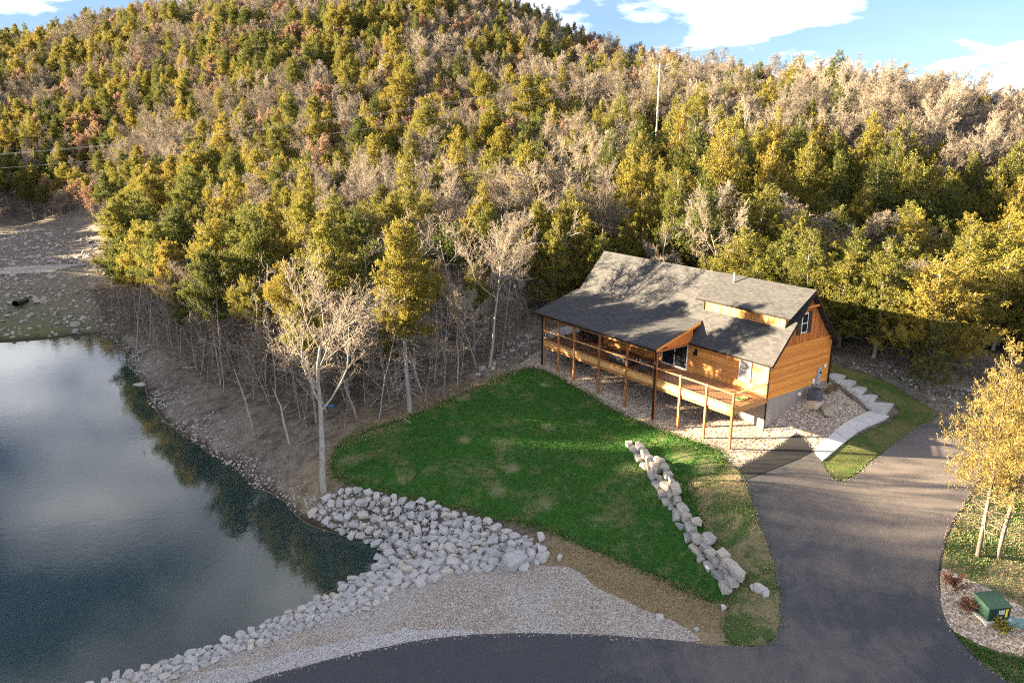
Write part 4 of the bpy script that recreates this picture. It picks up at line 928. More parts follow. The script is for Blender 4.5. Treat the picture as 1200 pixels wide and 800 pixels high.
build_blades('dry_grass', [(pxpoly([(640, 640), (700, 650), (760, 672), (840, 708), (850, 740), (800, 732), (740, 706), (690, 680)]), 5000, .09, 1), (pxpoly([(400, 520), (440, 496), (520, 466), (600, 432), (622, 430), (560, 460), (480, 494), (400, 530), (385, 560), (372, 575)]), 5000, .16, 1), (STRIP, 5000, .09, 1), (VERGE, 4000, .09, 1)], 'straw_blade', 5)

# ------------------------------------------------------------------ trees
def nrmz(v): return v / (np.linalg.norm(v) + 1e-9)
def tubes(segs, k):
    """segs: rows p0(3) p1(3) r0 r1 -> vertices and quads of open k-sided prisms"""
    S = np.asarray(segs, float); p0, p1, r0, r1 = S[:, :3], S[:, 3:6], S[:, 6], S[:, 7]; d = p1 - p0; d /= np.linalg.norm(d, axis=1)[:, None] + 1e-9
    ref = np.where(np.abs(d[:, 2:3]) < .9, [[0, 0, 1.]], [[1., 0, 0]]); a = np.cross(d, ref); a /= np.linalg.norm(a, axis=1)[:, None] + 1e-9; c = np.cross(d, a)
    n = len(S); V = np.empty((n, 2 * k, 3))
    for j in range(k):
        t = 2 * math.pi * j / k; o = a * math.cos(t) + c * math.sin(t); V[:, j] = p0 - d * r0[:, None] * .3 + o * r0[:, None]; V[:, k + j] = p1 + o * r1[:, None]
    base = np.arange(n)[:, None] * 2 * k; F = np.concatenate([base + np.array([j, (j + 1) % k, k + (j + 1) % k, k + j]) for j in range(k)], 0)
    return V.reshape(-1, 3), F
def seg_mesh(name, thick, thin, mat, kt=7, kn=3):
    Vs, Fs, o = [], [], 0
    for sg, k in ((thick, kt), (thin, kn)):
        if sg:
            V, F = tubes(sg, k); Vs.append(V); Fs.append(F + o); o += len(V)
    return np_mesh(name, np.concatenate(Vs), np.concatenate(Fs), mat, None, True)
def sprays(P, D, ln, wd, r):
    """diamond-shaped leaf sprays (two triangles as one quad) at P pointing along D"""
    n = len(P); D = D / (np.linalg.norm(D, axis=1)[:, None] + 1e-9); q = r.normal(size=(n, 3)); s = np.cross(D, q); s /= np.linalg.norm(s, axis=1)[:, None] + 1e-9
    m = P + D * (ln * .45)[:, None]; V = np.stack([P, m + s * wd[:, None], P + D * ln[:, None], m - s * wd[:, None]], 1).reshape(-1, 3)
    F = np.arange(4 * n).reshape(-1, 4); return V, F
class Tree:
    def __init__(s, seed): s.r = np.random.default_rng(seed); s.thick = []; s.mid = []; s.thin = []; s.tips = []
    def grow(s, p, d, L, rad, lev, maxlev, cfg):
        r = s.r; n = cfg['n'][lev]; seg = L / n; kids = cfg['kids'][lev] if lev < maxlev else 0; st = cfg['start'][lev]
        for i in range(n):
            d = nrmz(d + r.normal(0, cfg['jit'][lev], 3) + np.array([0, 0, cfg['up'][lev]])); q = p + d * seg
            ra = max(rad * (1 - (1 - cfg['end'][lev]) * i / n), cfg['rmin']); rb = max(rad * (1 - (1 - cfg['end'][lev]) * (i + 1) / n), cfg['rmin'])
            (s.thick if lev == 0 else s.mid if lev == 1 else s.thin).append((*p, *q, ra, rb)); p = q
            if kids and (i + 1) / n >= st:
                for k in range(int(kids) + (r.random() < kids % 1)):
                    ax = nrmz(np.cross(d, r.normal(size=3))); an = r.uniform(*cfg['ang'][lev]); cd = d * math.cos(an) + ax * math.sin(an)
                    fr = 1 - cfg['taper'][lev] * max(0, ((i + 1) / n - st)) / (1 - st + 1e-6)
                    s.grow(p - d * seg * r.uniform(0, .8), cd, L * cfg['ratio'][lev] * fr * r.uniform(.7, 1.15), max(rb * (.55 if lev == 0 else .42), cfg['rmin']), lev + 1, maxlev, cfg)
        if lev >= maxlev - 1: s.tips.append((p, d))
BARE = dict(n=[9, 6, 5, 4, 3], kids=[1.9, 1.7, 1.9, 1.7, 0], start=[.38, .25, .2, .2, 0], jit=[.07, .16, .18, .2, .2], up=[.05, .07, .07, .06, .05], end=[.22, .3, .4, .5, .6], ang=[(.5, 1.05), (.45, .95), (.4, .9), (.4, .9), (0, 1)],
            ratio=[.50, .52, .50, .55, .5], taper=[.45, .3, .3, .2, 0], rmin=.009)
def bare_protos(seed, h, rad, mat, leaves=None, **over):
    cfg = {**BARE, **over}; t = Tree(seed); t.grow(np.zeros(3) - [0, 0, .3], nrmz(t.r.normal(0, .05, 3) + [0, 0, 1]), h * .86, rad, 0, 4, cfg)
    tm = seg_mesh('trunk', t.thick + t.mid, [], mat, 7); cm = seg_mesh('crown', [], t.thin, 'twig_bark', 3, 3)
    lm = None
    if leaves:
        r = t.r; S = np.asarray(t.thin); i = r.integers(0, len(S), leaves); f = r.uniform(0, 1, (leaves, 1)); P = S[i, :3] * (1 - f) + S[i, 3:6] * f + r.normal(0, .08, (leaves, 3)); D = r.normal(size=(leaves, 3)) + [0, 0, -.5]
        V, F = sprays(P, D, r.uniform(.14, .26, leaves), r.uniform(.06, .11, leaves), r); lm = np_mesh('leaves', V, F, 'russet_leaf', np.repeat(r.uniform(0, 1, leaves), 4))
    return tm, cm, lm
def cedar_protos(seed, h, wid, bare, n_leaf, leaf='cedar_leaf', dead=40, rad=.17, shape=.75, sprayk=1., bark='cedar_bark'):
    """trunk with limbs and dead lower branches, and a crown of up-swept sprays in uneven lobes"""
    r = np.random.default_rng(seed); lean = r.normal(0, .02, 2); trunk, limbs = [], []
    def tp(z): return np.array([lean[0] * z + .12 * math.sin(z * .5 + seed), lean[1] * z + .12 * math.cos(z * .37 + seed * 2), z])
    n = 14
    for i in range(n):
        a, b = -.3 + (h + .1) * i / n, -.3 + (h + .1) * (i + 1) / n; trunk.append((*tp(a), *tp(b), rad * (1 - .93 * i / n), rad * (1 - .93 * (i + 1) / n)))
    BP, BD, BL, BR = [], [], [], []
    z = h * bare; ang = r.uniform(0, 6.28)
    while z < h * .985:
        q = (z - h * bare) / (h * (1 - bare)); prof = (1 - q) ** shape * min(1, .55 + q * 3.2)
        for k in range(3 if q < .8 else 2):
            ang += 2.4 + r.normal(0, .5); L = wid * prof * r.uniform(.55, 1.22) * (1 + .28 * math.sin(3 * ang + seed) + .18 * math.sin(z * 1.7 + ang)) + .25
            el = r.uniform(-.1, .35) + .75 * q; d = np.array([math.cos(ang) * math.cos(el), math.sin(ang) * math.cos(el), math.sin(el)]); p0 = tp(z + r.uniform(-.15, .15)); tip = p0 + d * L + [0, 0, .18 * L]
            limbs.append((*p0, *(p0 + d * L * .55), max(.012, .028 * (1 - q)), .016)); limbs.append((*(p0 + d * L * .55), *tip, .016, .007)); BP.append(p0); BD.append(tip - p0); BL.append(L); BR.append(q)
        z += h * r.uniform(.014, .030)
    BP, BD, BL = np.array(BP), np.array(BD), np.array(BL); pr = BL ** 1.35; i = r.choice(len(BL), n_leaf, p=pr / pr.sum())
    # up-swept plumes along every limb, each a loose flame of sprays
    npl = max(60, n_leaf // 26); pi = r.choice(len(BL), npl, p=pr / pr.sum()); f = 1 - r.beta(1.0, 1.7, npl) * .85; side = r.normal(size=(npl, 3)); side[:, 2] *= .5
    C = BP[pi] + BD[pi] * f[:, None] + side * ((.10 + .22 * (1 - np.abs(f - .6))) * np.minimum(BL[pi], 2.4) ** .8)[:, None] * .8
    out = BD[pi] / (np.linalg.norm(BD[pi], axis=1)[:, None]); ax = out * .55 + [0, 0, .85] + r.normal(0, .28, (npl, 3)); ax /= np.linalg.norm(ax, axis=1)[:, None]; pl = r.uniform(.28, .72, npl)
    i = r.integers(0, npl, n_leaf); tt = r.beta(1.1, 1.3, n_leaf); P = C[i] + ax[i] * (pl[i] * tt)[:, None] + r.normal(size=(n_leaf, 3)) * (.115 * (1.1 - tt))[:, None]
    D = ax[i] * 1.0 + r.normal(0, .5, (n_leaf, 3))
    V, F = sprays(P, D, r.uniform(.13, .28, n_leaf) * sprayk, r.uniform(.021, .05, n_leaf) * sprayk, r)
    lobe = (np.sin(i * 12.9898) * 43758.5453) % 1.0
    cm = np_mesh('crown', V, F, leaf, np.repeat(np.clip(.6 * lobe + .4 * r.uniform(0, 1, n_leaf), 0, 1), 4))
    dd = []
    for k in range(dead):
        zz = h * r.uniform(.10, bare + .12); a = r.uniform(0, 6.28); L = r.uniform(.7, 2.4) * wid / 2.6; d = np.array([math.cos(a), math.sin(a), r.uniform(-.45, .1)]); p0 = tp(zz); m = p0 + d * L * .5; e = m + (d + [0, 0, -.12]) * L * .5
        dd.append((*p0, *m, .026, .018)); dd.append((*m, *e, .018, .008))
        for w in range(2):
            q0 = p0 + d * L * r.uniform(.4, .9); dd.append((*q0, *(q0 + nrmz(d + r.normal(0, .6, 3)) * L * .35), .010, .006))
    tm = seg_mesh('trunk', trunk, limbs + dd, bark, 8, 3); return tm, cm
CED_OPEN = [cedar_protos(10 + i, 13.5 + (i % 3), 2.3 + .25 * (i % 3), .50 + .05 * (i % 3), 22000, dead=90, rad=.15) for i in range(4)]
CED_FULL = [cedar_protos(30 + i, 10. + 1.2 * (i % 4), 2.5 + .35 * (i % 3), .10 + .04 * (i % 3), 28000, dead=8, rad=.17, shape=.7 + .16 * (i % 3), sprayk=.9) for i in range(6)]
BARES = [bare_protos(60 + i, 11 + i % 3, .14, 'twig_bark') for i in range(5)]
PALES = [bare_protos(80 + i, 12 + i, .15, 'grey_bark') for i in range(2)]
RUSSET = [bare_protos(90 + i, 10.5 + i, .14, 'twig_bark', 3600) for i in range(2)]
def put_tree(name, label, protos, P, rz, sc, group=None, cat='tree', names=('trunk', 'crown', 'leaves'), tilt=(0, 0)):
    root = bpy.data.objects.new(name, None); root.empty_display_size = .5; root.location = tuple(P); root.rotation_euler = (tilt[0], tilt[1], rz); root.scale = sc; link(root); tag(root, label, cat, group)
    for nm, me in zip(names, protos):
        if me is not None: link(bpy.data.objects.new(nm, me), root)
    return root

# trees that stand out by themselves
FREE = []
def solo(px, py, name, label, protos, h, width=1., rz=0., tilt=(0, 0)):
    P = gp(px, py); V = np.array([v.co.z for v in protos[0].vertices]); s = h / V.max(); FREE.append((P[0], P[1])); return put_tree(name, label, protos, P, rz, (s * width, s * width, s), tilt=tilt)
solo(380, 576, 'sycamore_tree', 'tall pale-barked bare tree standing alone at the tip of the riprap', bare_protos(211, 15, .24, 'pale_bark', kids=[2.0, 1.6, 1.6, 1.1, 0], rmin=.011, start=[.46, .25, .2, .2, 0], ang=[(.45, .95), (.4, .9), (.4, .9), (.4, .9), (0, 1)], ratio=[.52, .52, .5, .5, .5], taper=[.25, .3, .3, .2, 0]), 15.5, 1.15)
solo(479, 482, 'cedar_tree', 'tall golden cedar with pale trunk and drooping dead lower branches at the lawn edge', cedar_protos(222, 15, 2.3, .42, 30000, 'cedar_olive', dead=110, rad=.22, bark='grey_bark'), 15.2)
solo(573, 431, 'bare_tree', 'slender bare tree with pale trunk beside the rubble near the porch', bare_protos(233, 12.5, .13, 'pale_bark', start=[.5, .25, .2, .2, 0]), 13)
solo(1147, 651, 'cedar_tree', 'thin golden cedar leaning over the driveway, the left of the twin trunks', cedar_protos(244, 12.5, 2.7, .30, 24000, 'cedar_gold', dead=20, sprayk=.58, shape=1.05, rad=.14, bark='tan_bark'), 11.6)
solo(1171, 655, 'cedar_tree', 'thin golden cedar on the verge whose trunk rises clear of low branches', cedar_protos(255, 12.8, 2.4, .33, 24000, 'cedar_gold', dead=18, sprayk=.58, shape=1.05, rad=.13, bark='tan_bark'), 11.8)
solo(1086, 462, 'cedar_tree', 'low round cedar standing in shade beyond the concrete steps', cedar_protos(266, 6.5, 2.6, .10, 9000, dead=4, shape=.45), 6.0)
solo(536, 452, 'bare_tree', 'spindly bare sapling between the golden cedar and the porch', bare_protos(277, 9, .07, 'grey_bark', start=[.55, .3, .2, .2, 0]), 9)
solo(340, 520, 'dead_tree', 'crooked dead snag leaning to one side on the pond bank', (seg_mesh('trunk', [(0, 0, -.3, -.35, .1, 1.6, .09, .08), (-.35, .1, 1.6, -.55, .3, 2.9, .08, .06), (-.55, .3, 2.9, -1.05, .4, 4.3, .06, .025), (-.5, .25, 2.5, .1, .6, 3.2, .03, .01), (-.8, .35, 3.6, -1.5, .2, 3.8, .02, .008)], [], 'grey_bark', 7), None), 4.6)
solo(297, 502, 'dead_tree', 'dead grey snag leaning out over the pond bank', (seg_mesh('trunk', [(0, 0, -.3, -.5, .1, 2.6, .09, .07), (-.5, .1, 2.6, -1.2, .3, 5.2, .07, .03), (-.5, .1, 2.6, .3, .4, 3.4, .03, .01), (-.9, .2, 4.0, -1.9, .2, 4.4, .02, .008)], [], 'grey_bark', 7), None), 5.2)
solo(160, 408, 'dead_tree', 'long dead trunk leaning steeply by the far end of the pond', (seg_mesh('trunk', [(0, 0, -.3, .9, .2, 5, .13, .10), (.9, .2, 5, 2.0, .3, 9.5, .10, .04), (1.2, .2, 6, 2.4, -.2, 7, .03, .01)], [], 'grey_bark', 7), None), 9.5)

# forest
FOREST_EDGE = pxpoly([(0, 256), (60, 258), (128, 264), (138, 300), (128, 345), (148, 380), (205, 418), (262, 452), (322, 482), (352, 500), (392, 500), (440, 486), (478, 482), (530, 456), (562, 436), (592, 412), (622, 372)]) \
    + [tuple(hw(*p)[:2]) for p in ((25.5, 9), (24, 15), (12, 16.5), (2, 17.0))] + pxpoly([(1010, 426), (1050, 436), (1095, 455), (1140, 468), (1215, 476), (1300, 478)]) + [(75, 40), (90, -60), (-75, -60), (-92, 0), (-93, 50), (-97, 92), (-112, 115)]
def forest():
    r = np.random.default_rng(5)
    pts = []; cell = {}
    def ok(x, y, dmin):
        k = (int(x // 4), int(y // 4))
        for i in (-1, 0, 1):
            for j in (-1, 0, 1):
                for (a, b) in cell.get((k[0] + i, k[1] + j), ()):
                    if (a - x) ** 2 + (b - y) ** 2 < dmin * dmin: return False
        cell.setdefault(k, []).append((x, y)); return True
    C = np.c_[r.uniform(-230, 210, 90000), r.uniform(-10, 350, 90000)]
    hs, ss = [], []
    D = np.hypot(C[:, 0], C[:, 1]); C = C[~inside(C, FOREST_EDGE)]
    wedge = np.abs(C[:, 0]) < C[:, 1] * .74 + 14; west = (C[:, 0] < -90) & (C[:, 0] > -150) & (C[:, 1] > -5) & (C[:, 1] < 190); C = C[wedge & (C[:, 1] > 30) | west]
    hw_ = np.array([hloc((x, y, 0)) for x, y in C]); C = C[~((hw_[:, 0] > -6) & (hw_[:, 0] < 24) & (hw_[:, 1] < 16.3) & (hw_[:, 1] > -30))]
    z = hgt(C); fw = C[:, 1] * cp - (z - CAM_H) * sp; up = C[:, 1] * sp + (z + 6 - CAM_H) * cp; py = CY - FPX * up / fw; px = CX + FPX * C[:, 0] / fw
    keep = z > WATER + .3; C, z, px, py = C[keep], z[keep], px[keep], py[keep]
    ang = np.arctan2(C[:, 0], C[:, 1]); dist = np.hypot(C[:, 0], C[:, 1])
    crest = np.interp(np.tan(ang), [-.75, -.46, -.23, 0, .23, .577, .85], [345, 330, 305, 290, 200, 160, 150])
    for i in range(len(C)):
        x, y = C[i]; d = dist[i]
        if y > crest[i] or (px[i] > 1120 and d < 72) or (abs(px[i] - 771) < 15 and 92 < d < 131) or any((x - a) ** 2 + (y - b) ** 2 < 5 for a, b in FREE): continue
        if not ok(x, y, 2.6 + .2 * min(1, d / 200)): continue
        pts.append((x, y, z[i], d, px[i], py[i]))
    pts.sort(key=lambda q: q[3])
    LIT = [hw(a, b, c) for a, b, c in ((-.2, 0, .6), (.5, 3.7, 3.2), (2, 3.7, 3.2), (3.5, 3.7, 3.4), (5, 3.7, 3.6), (3, 0, 2.6), (5, 0, 2.8), (7, 0, 3.0), (10, 0, 3.2), (4, 5.4, 7.6), (6, 5.4, 7.8), (1, 5.4, 7.6))]   # the house corner that the low sun reaches
    sdir = np.array([sd.x, sd.y]) / math.hypot(sd.x, sd.y); tane = math.tan(R(SUN_EL))
    counts = dict(cedar=0, bare=0, russet=0); far = {}
    edge = np.array(FOREST_EDGE)
    ed = edge_dist(np.array([p[:2] for p in pts]), FOREST_EDGE)
    for k, (x, y, z, d, px, py) in enumerate(pts):
        west = x < -88 and y < 118
        vis = -40 < px < 1240 and d < 200 and not west
        nz = float(vnoise(np.array([x * .045]), np.array([y * .045]), 8)[0]); nz2 = float(vnoise(np.array([x * .02]), np.array([y * .02]), 3)[0])
        upf = np.clip((d - 95) / 90, 0, 1); pc = .68 - .24 * upf + (nz - .5) * 1.0 - (.20 if px > 780 and d > 112 else 0) + (.22 if px > 880 and d < 100 else 0); prs = .03 + .07 * upf
        if west: pc = .9
        if d < 108: prs = 0
        if ed[k] < 13 and px < 640 and not west: pc = .55
        if 24 < x < 60 and 40 < y < 75: pc = .92
        q = r.random(); kind = 'cedar' if q < pc else 'russet' if q < pc + prs else 'bare'
        front = ed[k] < 13 and px < 640
        sc = r.uniform(.72, 1.18); rz = r.uniform(0, 6.28)
        if kind == 'cedar':
            if front: protos, v = CED_OPEN, r.integers(len(CED_OPEN))
            else: protos, v = (CED_FULL, r.integers(len(CED_FULL))) if px > 640 or r.random() < .8 else (CED_OPEN, r.integers(len(CED_OPEN)))
            if west: sc = 1.06 * r.uniform(.9, 1.1); protos = CED_FULL; v = 3
        elif kind == 'bare':
            protos, v = (BARES, r.integers(len(BARES))) if r.random() < .72 else (PALES, r.integers(len(PALES)))
            if front: sc *= .8
        else: protos, v = RUSSET, r.integers(len(RUSSET))
        if d > 105 and not west: sc *= 1 - .2 * min(1, (d - 105) / 60)
        if front: sc *= .74 if px > 420 else .86
        if 420 < px < 660 and d < 84 and not west: sc = min(sc, .8)
        if x < 15 and not west:
            top = sc * (14.5 if protos is CED_OPEN else 12.)
            for p_ in LIT:
                v_ = np.array([x, y]) - p_[:2]; t_ = v_ @ sdir; lat = abs(v_[0] * sdir[1] - v_[1] * sdir[0])
                if t_ > 0 and lat < 2.6:
                    lim = p_[2] + t_ * tane - z
                    if top > lim: sc *= max(.42, lim / top); top = sc * (14.5 if protos is CED_OPEN else 12.)
        wd = sc * r.uniform(.88, 1.18)
        if px > 860 and d < 92 and not west: sc *= .74; wd *= 1.12
        if vis and counts[kind] < 298 and ((py > -20)):
            counts[kind] += 1
            zone = 'bank' if front else 'house' if (px > 640 and d < 100) else 'slope' if d < 135 else 'upper'
            zl = {'bank': 'at the edge of the wood above the pond', 'house': 'in the dense wood close behind the cabin', 'slope': 'on the lower wooded slope', 'upper': 'high on the wooded hillside'}[zone]
            lab = {'cedar': ('golden-green cedar with a bare lower trunk ' if protos is CED_OPEN else 'bushy olive-green cedar ') + zl, 'bare': ('pale grey leafless tree ' if protos is PALES else 'leafless brown-twigged tree ') + zl, 'russet': 'tree still holding russet leaves ' + zl}[kind]
            put_tree({'cedar': 'cedar_tree', 'bare': 'bare_tree', 'russet': 'oak_tree'}[kind], lab, protos[v], (x, y, z - .1), rz, (wd, wd, sc), {'cedar': 'cedars ', 'bare': 'leafless trees ', 'russet': 'russet oaks '}[kind] + zl + (' with bare trunks' if protos is CED_OPEN else ' of pale grey bark' if protos is PALES else ''))
        else: far.setdefault((kind, protos is CED_OPEN or protos is PALES, v), (protos[v], []))[1].append((x, y, z - .1, rz, wd, sc))
    print('trees', len(pts), counts, {k: len(v[1]) for k, v in far.items()})
    # the rest of the wood: one object of instances
    P, RZ, SX, SZ, ID = [], [], [], [], []; protos = []
    for (pr, lst) in far.values():
        for (x, y, z, rz, wd, sc) in lst: P.append((x, y, z)); RZ.append(rz); SX.append(wd); SZ.append(sc); ID.append(len(protos))
        protos.append(pr)
    me = bpy.data.meshes.new('hillside_wood'); me.vertices.add(len(P)); me.vertices.foreach_set('co', np.array(P, np.float32).ravel())
    for nm, arr in (('rz', RZ), ('sx', SX), ('sz', SZ)): me.attributes.new(nm, 'FLOAT', 'POINT').data.foreach_set('value', np.array(arr, np.float32))
    me.attributes.new('pid', 'INT', 'POINT').data.foreach_set('value', np.array(ID, np.int32))
    o = tag(mobj('hillside_wood', me), kind='stuff')
    ng = bpy.data.node_groups.new('wood_scatter', 'GeometryNodeTree'); ng.interface.new_socket('Geometry', in_out='INPUT', socket_type='NodeSocketGeometry'); ng.interface.new_socket('Geometry', in_out='OUTPUT', socket_type='NodeSocketGeometry')
    N = ng.nodes.new; L = ng.links.new; gi = N('NodeGroupInput'); go = N('NodeGroupOutput'); jn = N('GeometryNodeJoinGeometry')
    def attr(nm, t='FLOAT'):
        a = N('GeometryNodeInputNamedAttribute'); a.data_type = t; a.inputs[0].default_value = nm; return a.outputs[0]
    rot = N('ShaderNodeCombineXYZ'); L(attr('rz'), rot.inputs[2]); scl = N('ShaderNodeCombineXYZ'); sx = attr('sx'); L(sx, scl.inputs[0]); L(sx, scl.inputs[1]); L(attr('sz'), scl.inputs[2])
    used = {}
    for ob in bpy.data.objects:
        if ob.type == 'MESH' and ob.parent is not None: used.setdefault(ob.data.name, ob)
    for k, pr in enumerate(protos):
        cmp_ = N('FunctionNodeCompare'); cmp_.data_type = 'INT'; cmp_.operation = 'EQUAL'; L(attr('pid', 'INT'), cmp_.inputs[2]); cmp_.inputs[3].default_value = k
        j2 = N('GeometryNodeJoinGeometry')
        for m in pr:
            if m is None: continue
            ob = used.get(m.name)
            if ob is None: continue
            oi = N('GeometryNodeObjectInfo'); oi.transform_space = 'ORIGINAL'; oi.inputs[0].default_value = ob; oi.inputs[1].default_value = False; L(oi.outputs['Geometry'], j2.inputs[0])
        ip = N('GeometryNodeInstanceOnPoints'); L(gi.outputs[0], ip.inputs['Points']); L(cmp_.outputs[0], ip.inputs['Selection']); L(j2.outputs[0], ip.inputs['Instance']); L(rot.outputs[0], ip.inputs['Rotation']); L(scl.outputs[0], ip.inputs['Scale']); L(ip.outputs[0], jn.inputs[0])
    L(jn.outputs[0], go.inputs[0]); md = o.modifiers.new('wood_scatter', 'NODES'); md.node_group = ng
forest()

# ------------------------------------------------------------------ undergrowth of the pond bank
def undergrowth():
    r = np.random.default_rng(17)
    SAP = [bare_protos(400 + i, 6 + .6 * i, .045, 'grey_bark', kids=[1.5, 1.4, 1.2, 0, 0], start=[.22, .2, .2, .2, 0], n=[8, 4, 3, 2, 2], rmin=.008, ang=[(.7, 1.4), (.5, 1.), (.4, .9), (.4, .9), (0, 1)], ratio=[.32, .5, .5, .5, .5]) for i in range(4)]
    band = pxpoly([(134, 320), (150, 392), (205, 426), (262, 460), (322, 492), (370, 510), (392, 506), (440, 492), (478, 486), (530, 462), (562, 440), (592, 415), (620, 376)]) + [tuple(hw(27, 12)[:2]), tuple(hw(40, 0)[:2]), tuple(gp(300, 400)[:2]), tuple(gp(180, 310)[:2])]
    q = np.array(band); P = r.uniform(q.min(0), q.max(0), (6000, 2)); P = P[inside(P, q)]; out = []
    for p in P:
        if all((p[0] - a[0]) ** 2 + (p[1] - a[1]) ** 2 > 2.2 for a in out): out.append(p)
        if len(out) >= 230: break
    for (x, y) in out:
        z = h1(x, y); k = r.integers(4); sc = r.uniform(.5, 1.15); sc = sc if r.random() < .62 else r.uniform(1.35, 1.9)
        put_tree('bare_sapling', 'thin leafless sapling in the thicket along the pond bank', SAP[k], (x, y, z), r.uniform(0, 6.28), (sc, sc, sc), 'saplings of the pond bank thicket', 'sapling', tilt=(r.normal(0, .08), r.normal(0, .08)))
    # low leafless brush as one mass
    segs = []; zones = [(band, 900, 1.1), (pxpoly([(100, 340), (150, 330), (160, 395), (128, 388)]), 260, 1.5), (pxpoly([(985, 420), (1060, 425), (1110, 440), (1180, 455), (1180, 430), (1060, 400), (1000, 405)]), 250, 1.0)]
    for poly, n, h in zones:
        q = np.array(poly); P = r.uniform(q.min(0), q.max(0), (n * 4, 2)); P = P[inside(P, q)][:n]; zz = hgt(P)
        for (x, y), z in zip(P, zz):
            p0 = np.array([x, y, z])
            for k in range(9):
                d = nrmz(np.array([r.normal(0, .6), r.normal(0, .6), 1])); L = h * r.uniform(.4, 1.2); m = p0 + d * L * .5; e = m + nrmz(d + r.normal(0, .35, 3)) * L * .5
                segs.append((*p0, *m, .010, .008)); segs.append((*m, *e, .008, .005)); segs.append((*m, *(m + nrmz(d + r.normal(0, .7, 3)) * L * .35), .007, .004))
    tag(mobj('brush', seg_mesh('brush', [], segs, 'twig_bark', 3, 3)), kind='stuff')
    # fallen sticks and leaves
    segs = []
    q = np.array(band); P = r.uniform(q.min(0), q.max(0), (2400, 2)); P = P[inside(P, q)][:600]; zz = hgt(P)
    for (x, y), z in zip(P, zz):
        a = r.uniform(0, 6.28); L = r.uniform(.4, 2.2); segs.append((x, y, z + .06, x + math.cos(a) * L, y + math.sin(a) * L, h1(x + math.cos(a) * L, y + math.sin(a) * L) + r.uniform(.05, .35), r.uniform(.012, .04), .01))
    tag(mobj('fallen_sticks', seg_mesh('fallen_sticks', [], segs, 'grey_bark', 3, 4)), kind='stuff')
undergrowth()
def log_px(p, q, rad, label, mat='pale_bark', lift=(0, 0)):
    a, b = gp(*p), gp(*q); a = a + [0, 0, rad + lift[0]]; b = b + [0, 0, rad + lift[1]]; L = np.linalg.norm(b - a); m = MB(); n = 5; rr = random.Random(int(p[0]))
    pts = [tuple(np.array([0, rr.uniform(-.05, .05), rr.uniform(-.02, .03)]) + (b - a) * i / n) for i in range(n + 1)]
    t = empty('fallen_log', tuple(a)); m.tube(pts, [rad * (1 - .5 * i / n) for i in range(n + 1)], 8).build('stem', mat, t, 0, True)
    for k in (1, 3): o = np.array(pts[k]); MB().tube([tuple(o), tuple(o + np.array([rr.uniform(-.5, .5), rr.uniform(-.5, .5), rr.uniform(.2, .6)]))], [rad * .3, rad * .1], 5).build('branch_stub', mat, t)
    tag(t, label, 'log')
log_px((215, 432), (240, 430), .10, 'grey log lying between cedar trunks on the pond bank')
log_px((161, 416), (176, 409), .14, 'dark log at the foot of the leaning dead trunk', 'cedar_bark')
log_px((337, 448), (372, 478), .11, 'pale broken trunk propped at a slant behind the alone-standing pale tree', lift=(1.6, .2))
log_px((434, 478), (447, 462), .07, 'thin pale log lying at the lawn corner of the wood')
log_px((468, 488), (482, 497), .06, 'short pale branch lying at the foot of the tall golden cedar')

# ------------------------------------------------------------------ power pole and wires
def pole(x, y, base, h, label):
    t = thing('utility_pole', label, 'utility pole', (x, y, base), R(-12))
    MB().tube([(0, 0, -1), (0, 0, h * .5), (0, 0, h)], [.19, .16, .12], 10).build('pole', 'pole_wood', t, 0, True)
    MB().box(-1.25, 1.25, .13, .25, h - .55, h - .41).build('crossarm', 'pole_wood', t, .01)
    for xx in (-.7, .7): MB().prism([(xx - .03, .20, h - .56), (xx + .03, .20, h - .56), (xx + .03, .24, h - .56), (xx - .03, .24, h - .56)], [(xx * .1 - .03, .14, h - 1.3), (xx * .1 + .03, .14, h - 1.3), (xx * .1 + .03, .18, h - 1.3), (xx * .1 - .03, .18, h - 1.3)]).build('brace', 'panel_grey', t)
    for xx in (-1.15, -.6, 1.15): MB().tube([(xx, .19, h - .41), (xx, .19, h - .36), (xx, .19, h - .24), (xx, .19, h - .20)], [.03, .07, .06, .03], 8).build('insulator', 'panel_grey', t)
    M = Matrix.Rotation(R(-12), 3, 'Z'); return [Vector((x, y, base)) + M @ Vector((xx, .19, h - .2)) for xx in (-1.15, -.6, 1.15)] + [Vector((x, y, base + h - 2.2))]
PY = 128.; PX = (771 - CX) / FPX * 122. ; pb = h1(PX, PY)
ptop = CAM_H + 70. * (PY * 1.0) / FPX
A = pole(PX, PY, pb, max(9.5, ptop - pb), 'pale wooden power pole with crossarm rising from the hillside wood')
Bp = pole(-118, 108, h1(-118, 108), 12.5, 'pale wooden power pole on the rise beyond the dam road')
Cp = pole(112, 112, h1(112, 112), 11.5, 'pale wooden power pole on the right hand shoulder of the wooded hill')
for i in range(4):
    for Q, sag, wn in ((Bp, 3.2, 'above the pond side slope'), (Cp, 1.6, 'across the right hand ridge')):
        a, b = A[i], Q[i]; pts = [tuple(a.lerp(b, k / 24) - Vector((0, 0, sag * 4 * (k / 24) * (1 - k / 24)))) for k in range(25)]
        o = MB().tube(pts, .010 if i < 3 else .016, 5).build('power_line', 'wire_grey'); tag(o, ('thin' if i < 3 else 'thicker lower') + ' overhead wire strung from the power pole ' + wn, 'wire', 'overhead wires ' + wn if i < 3 else None)

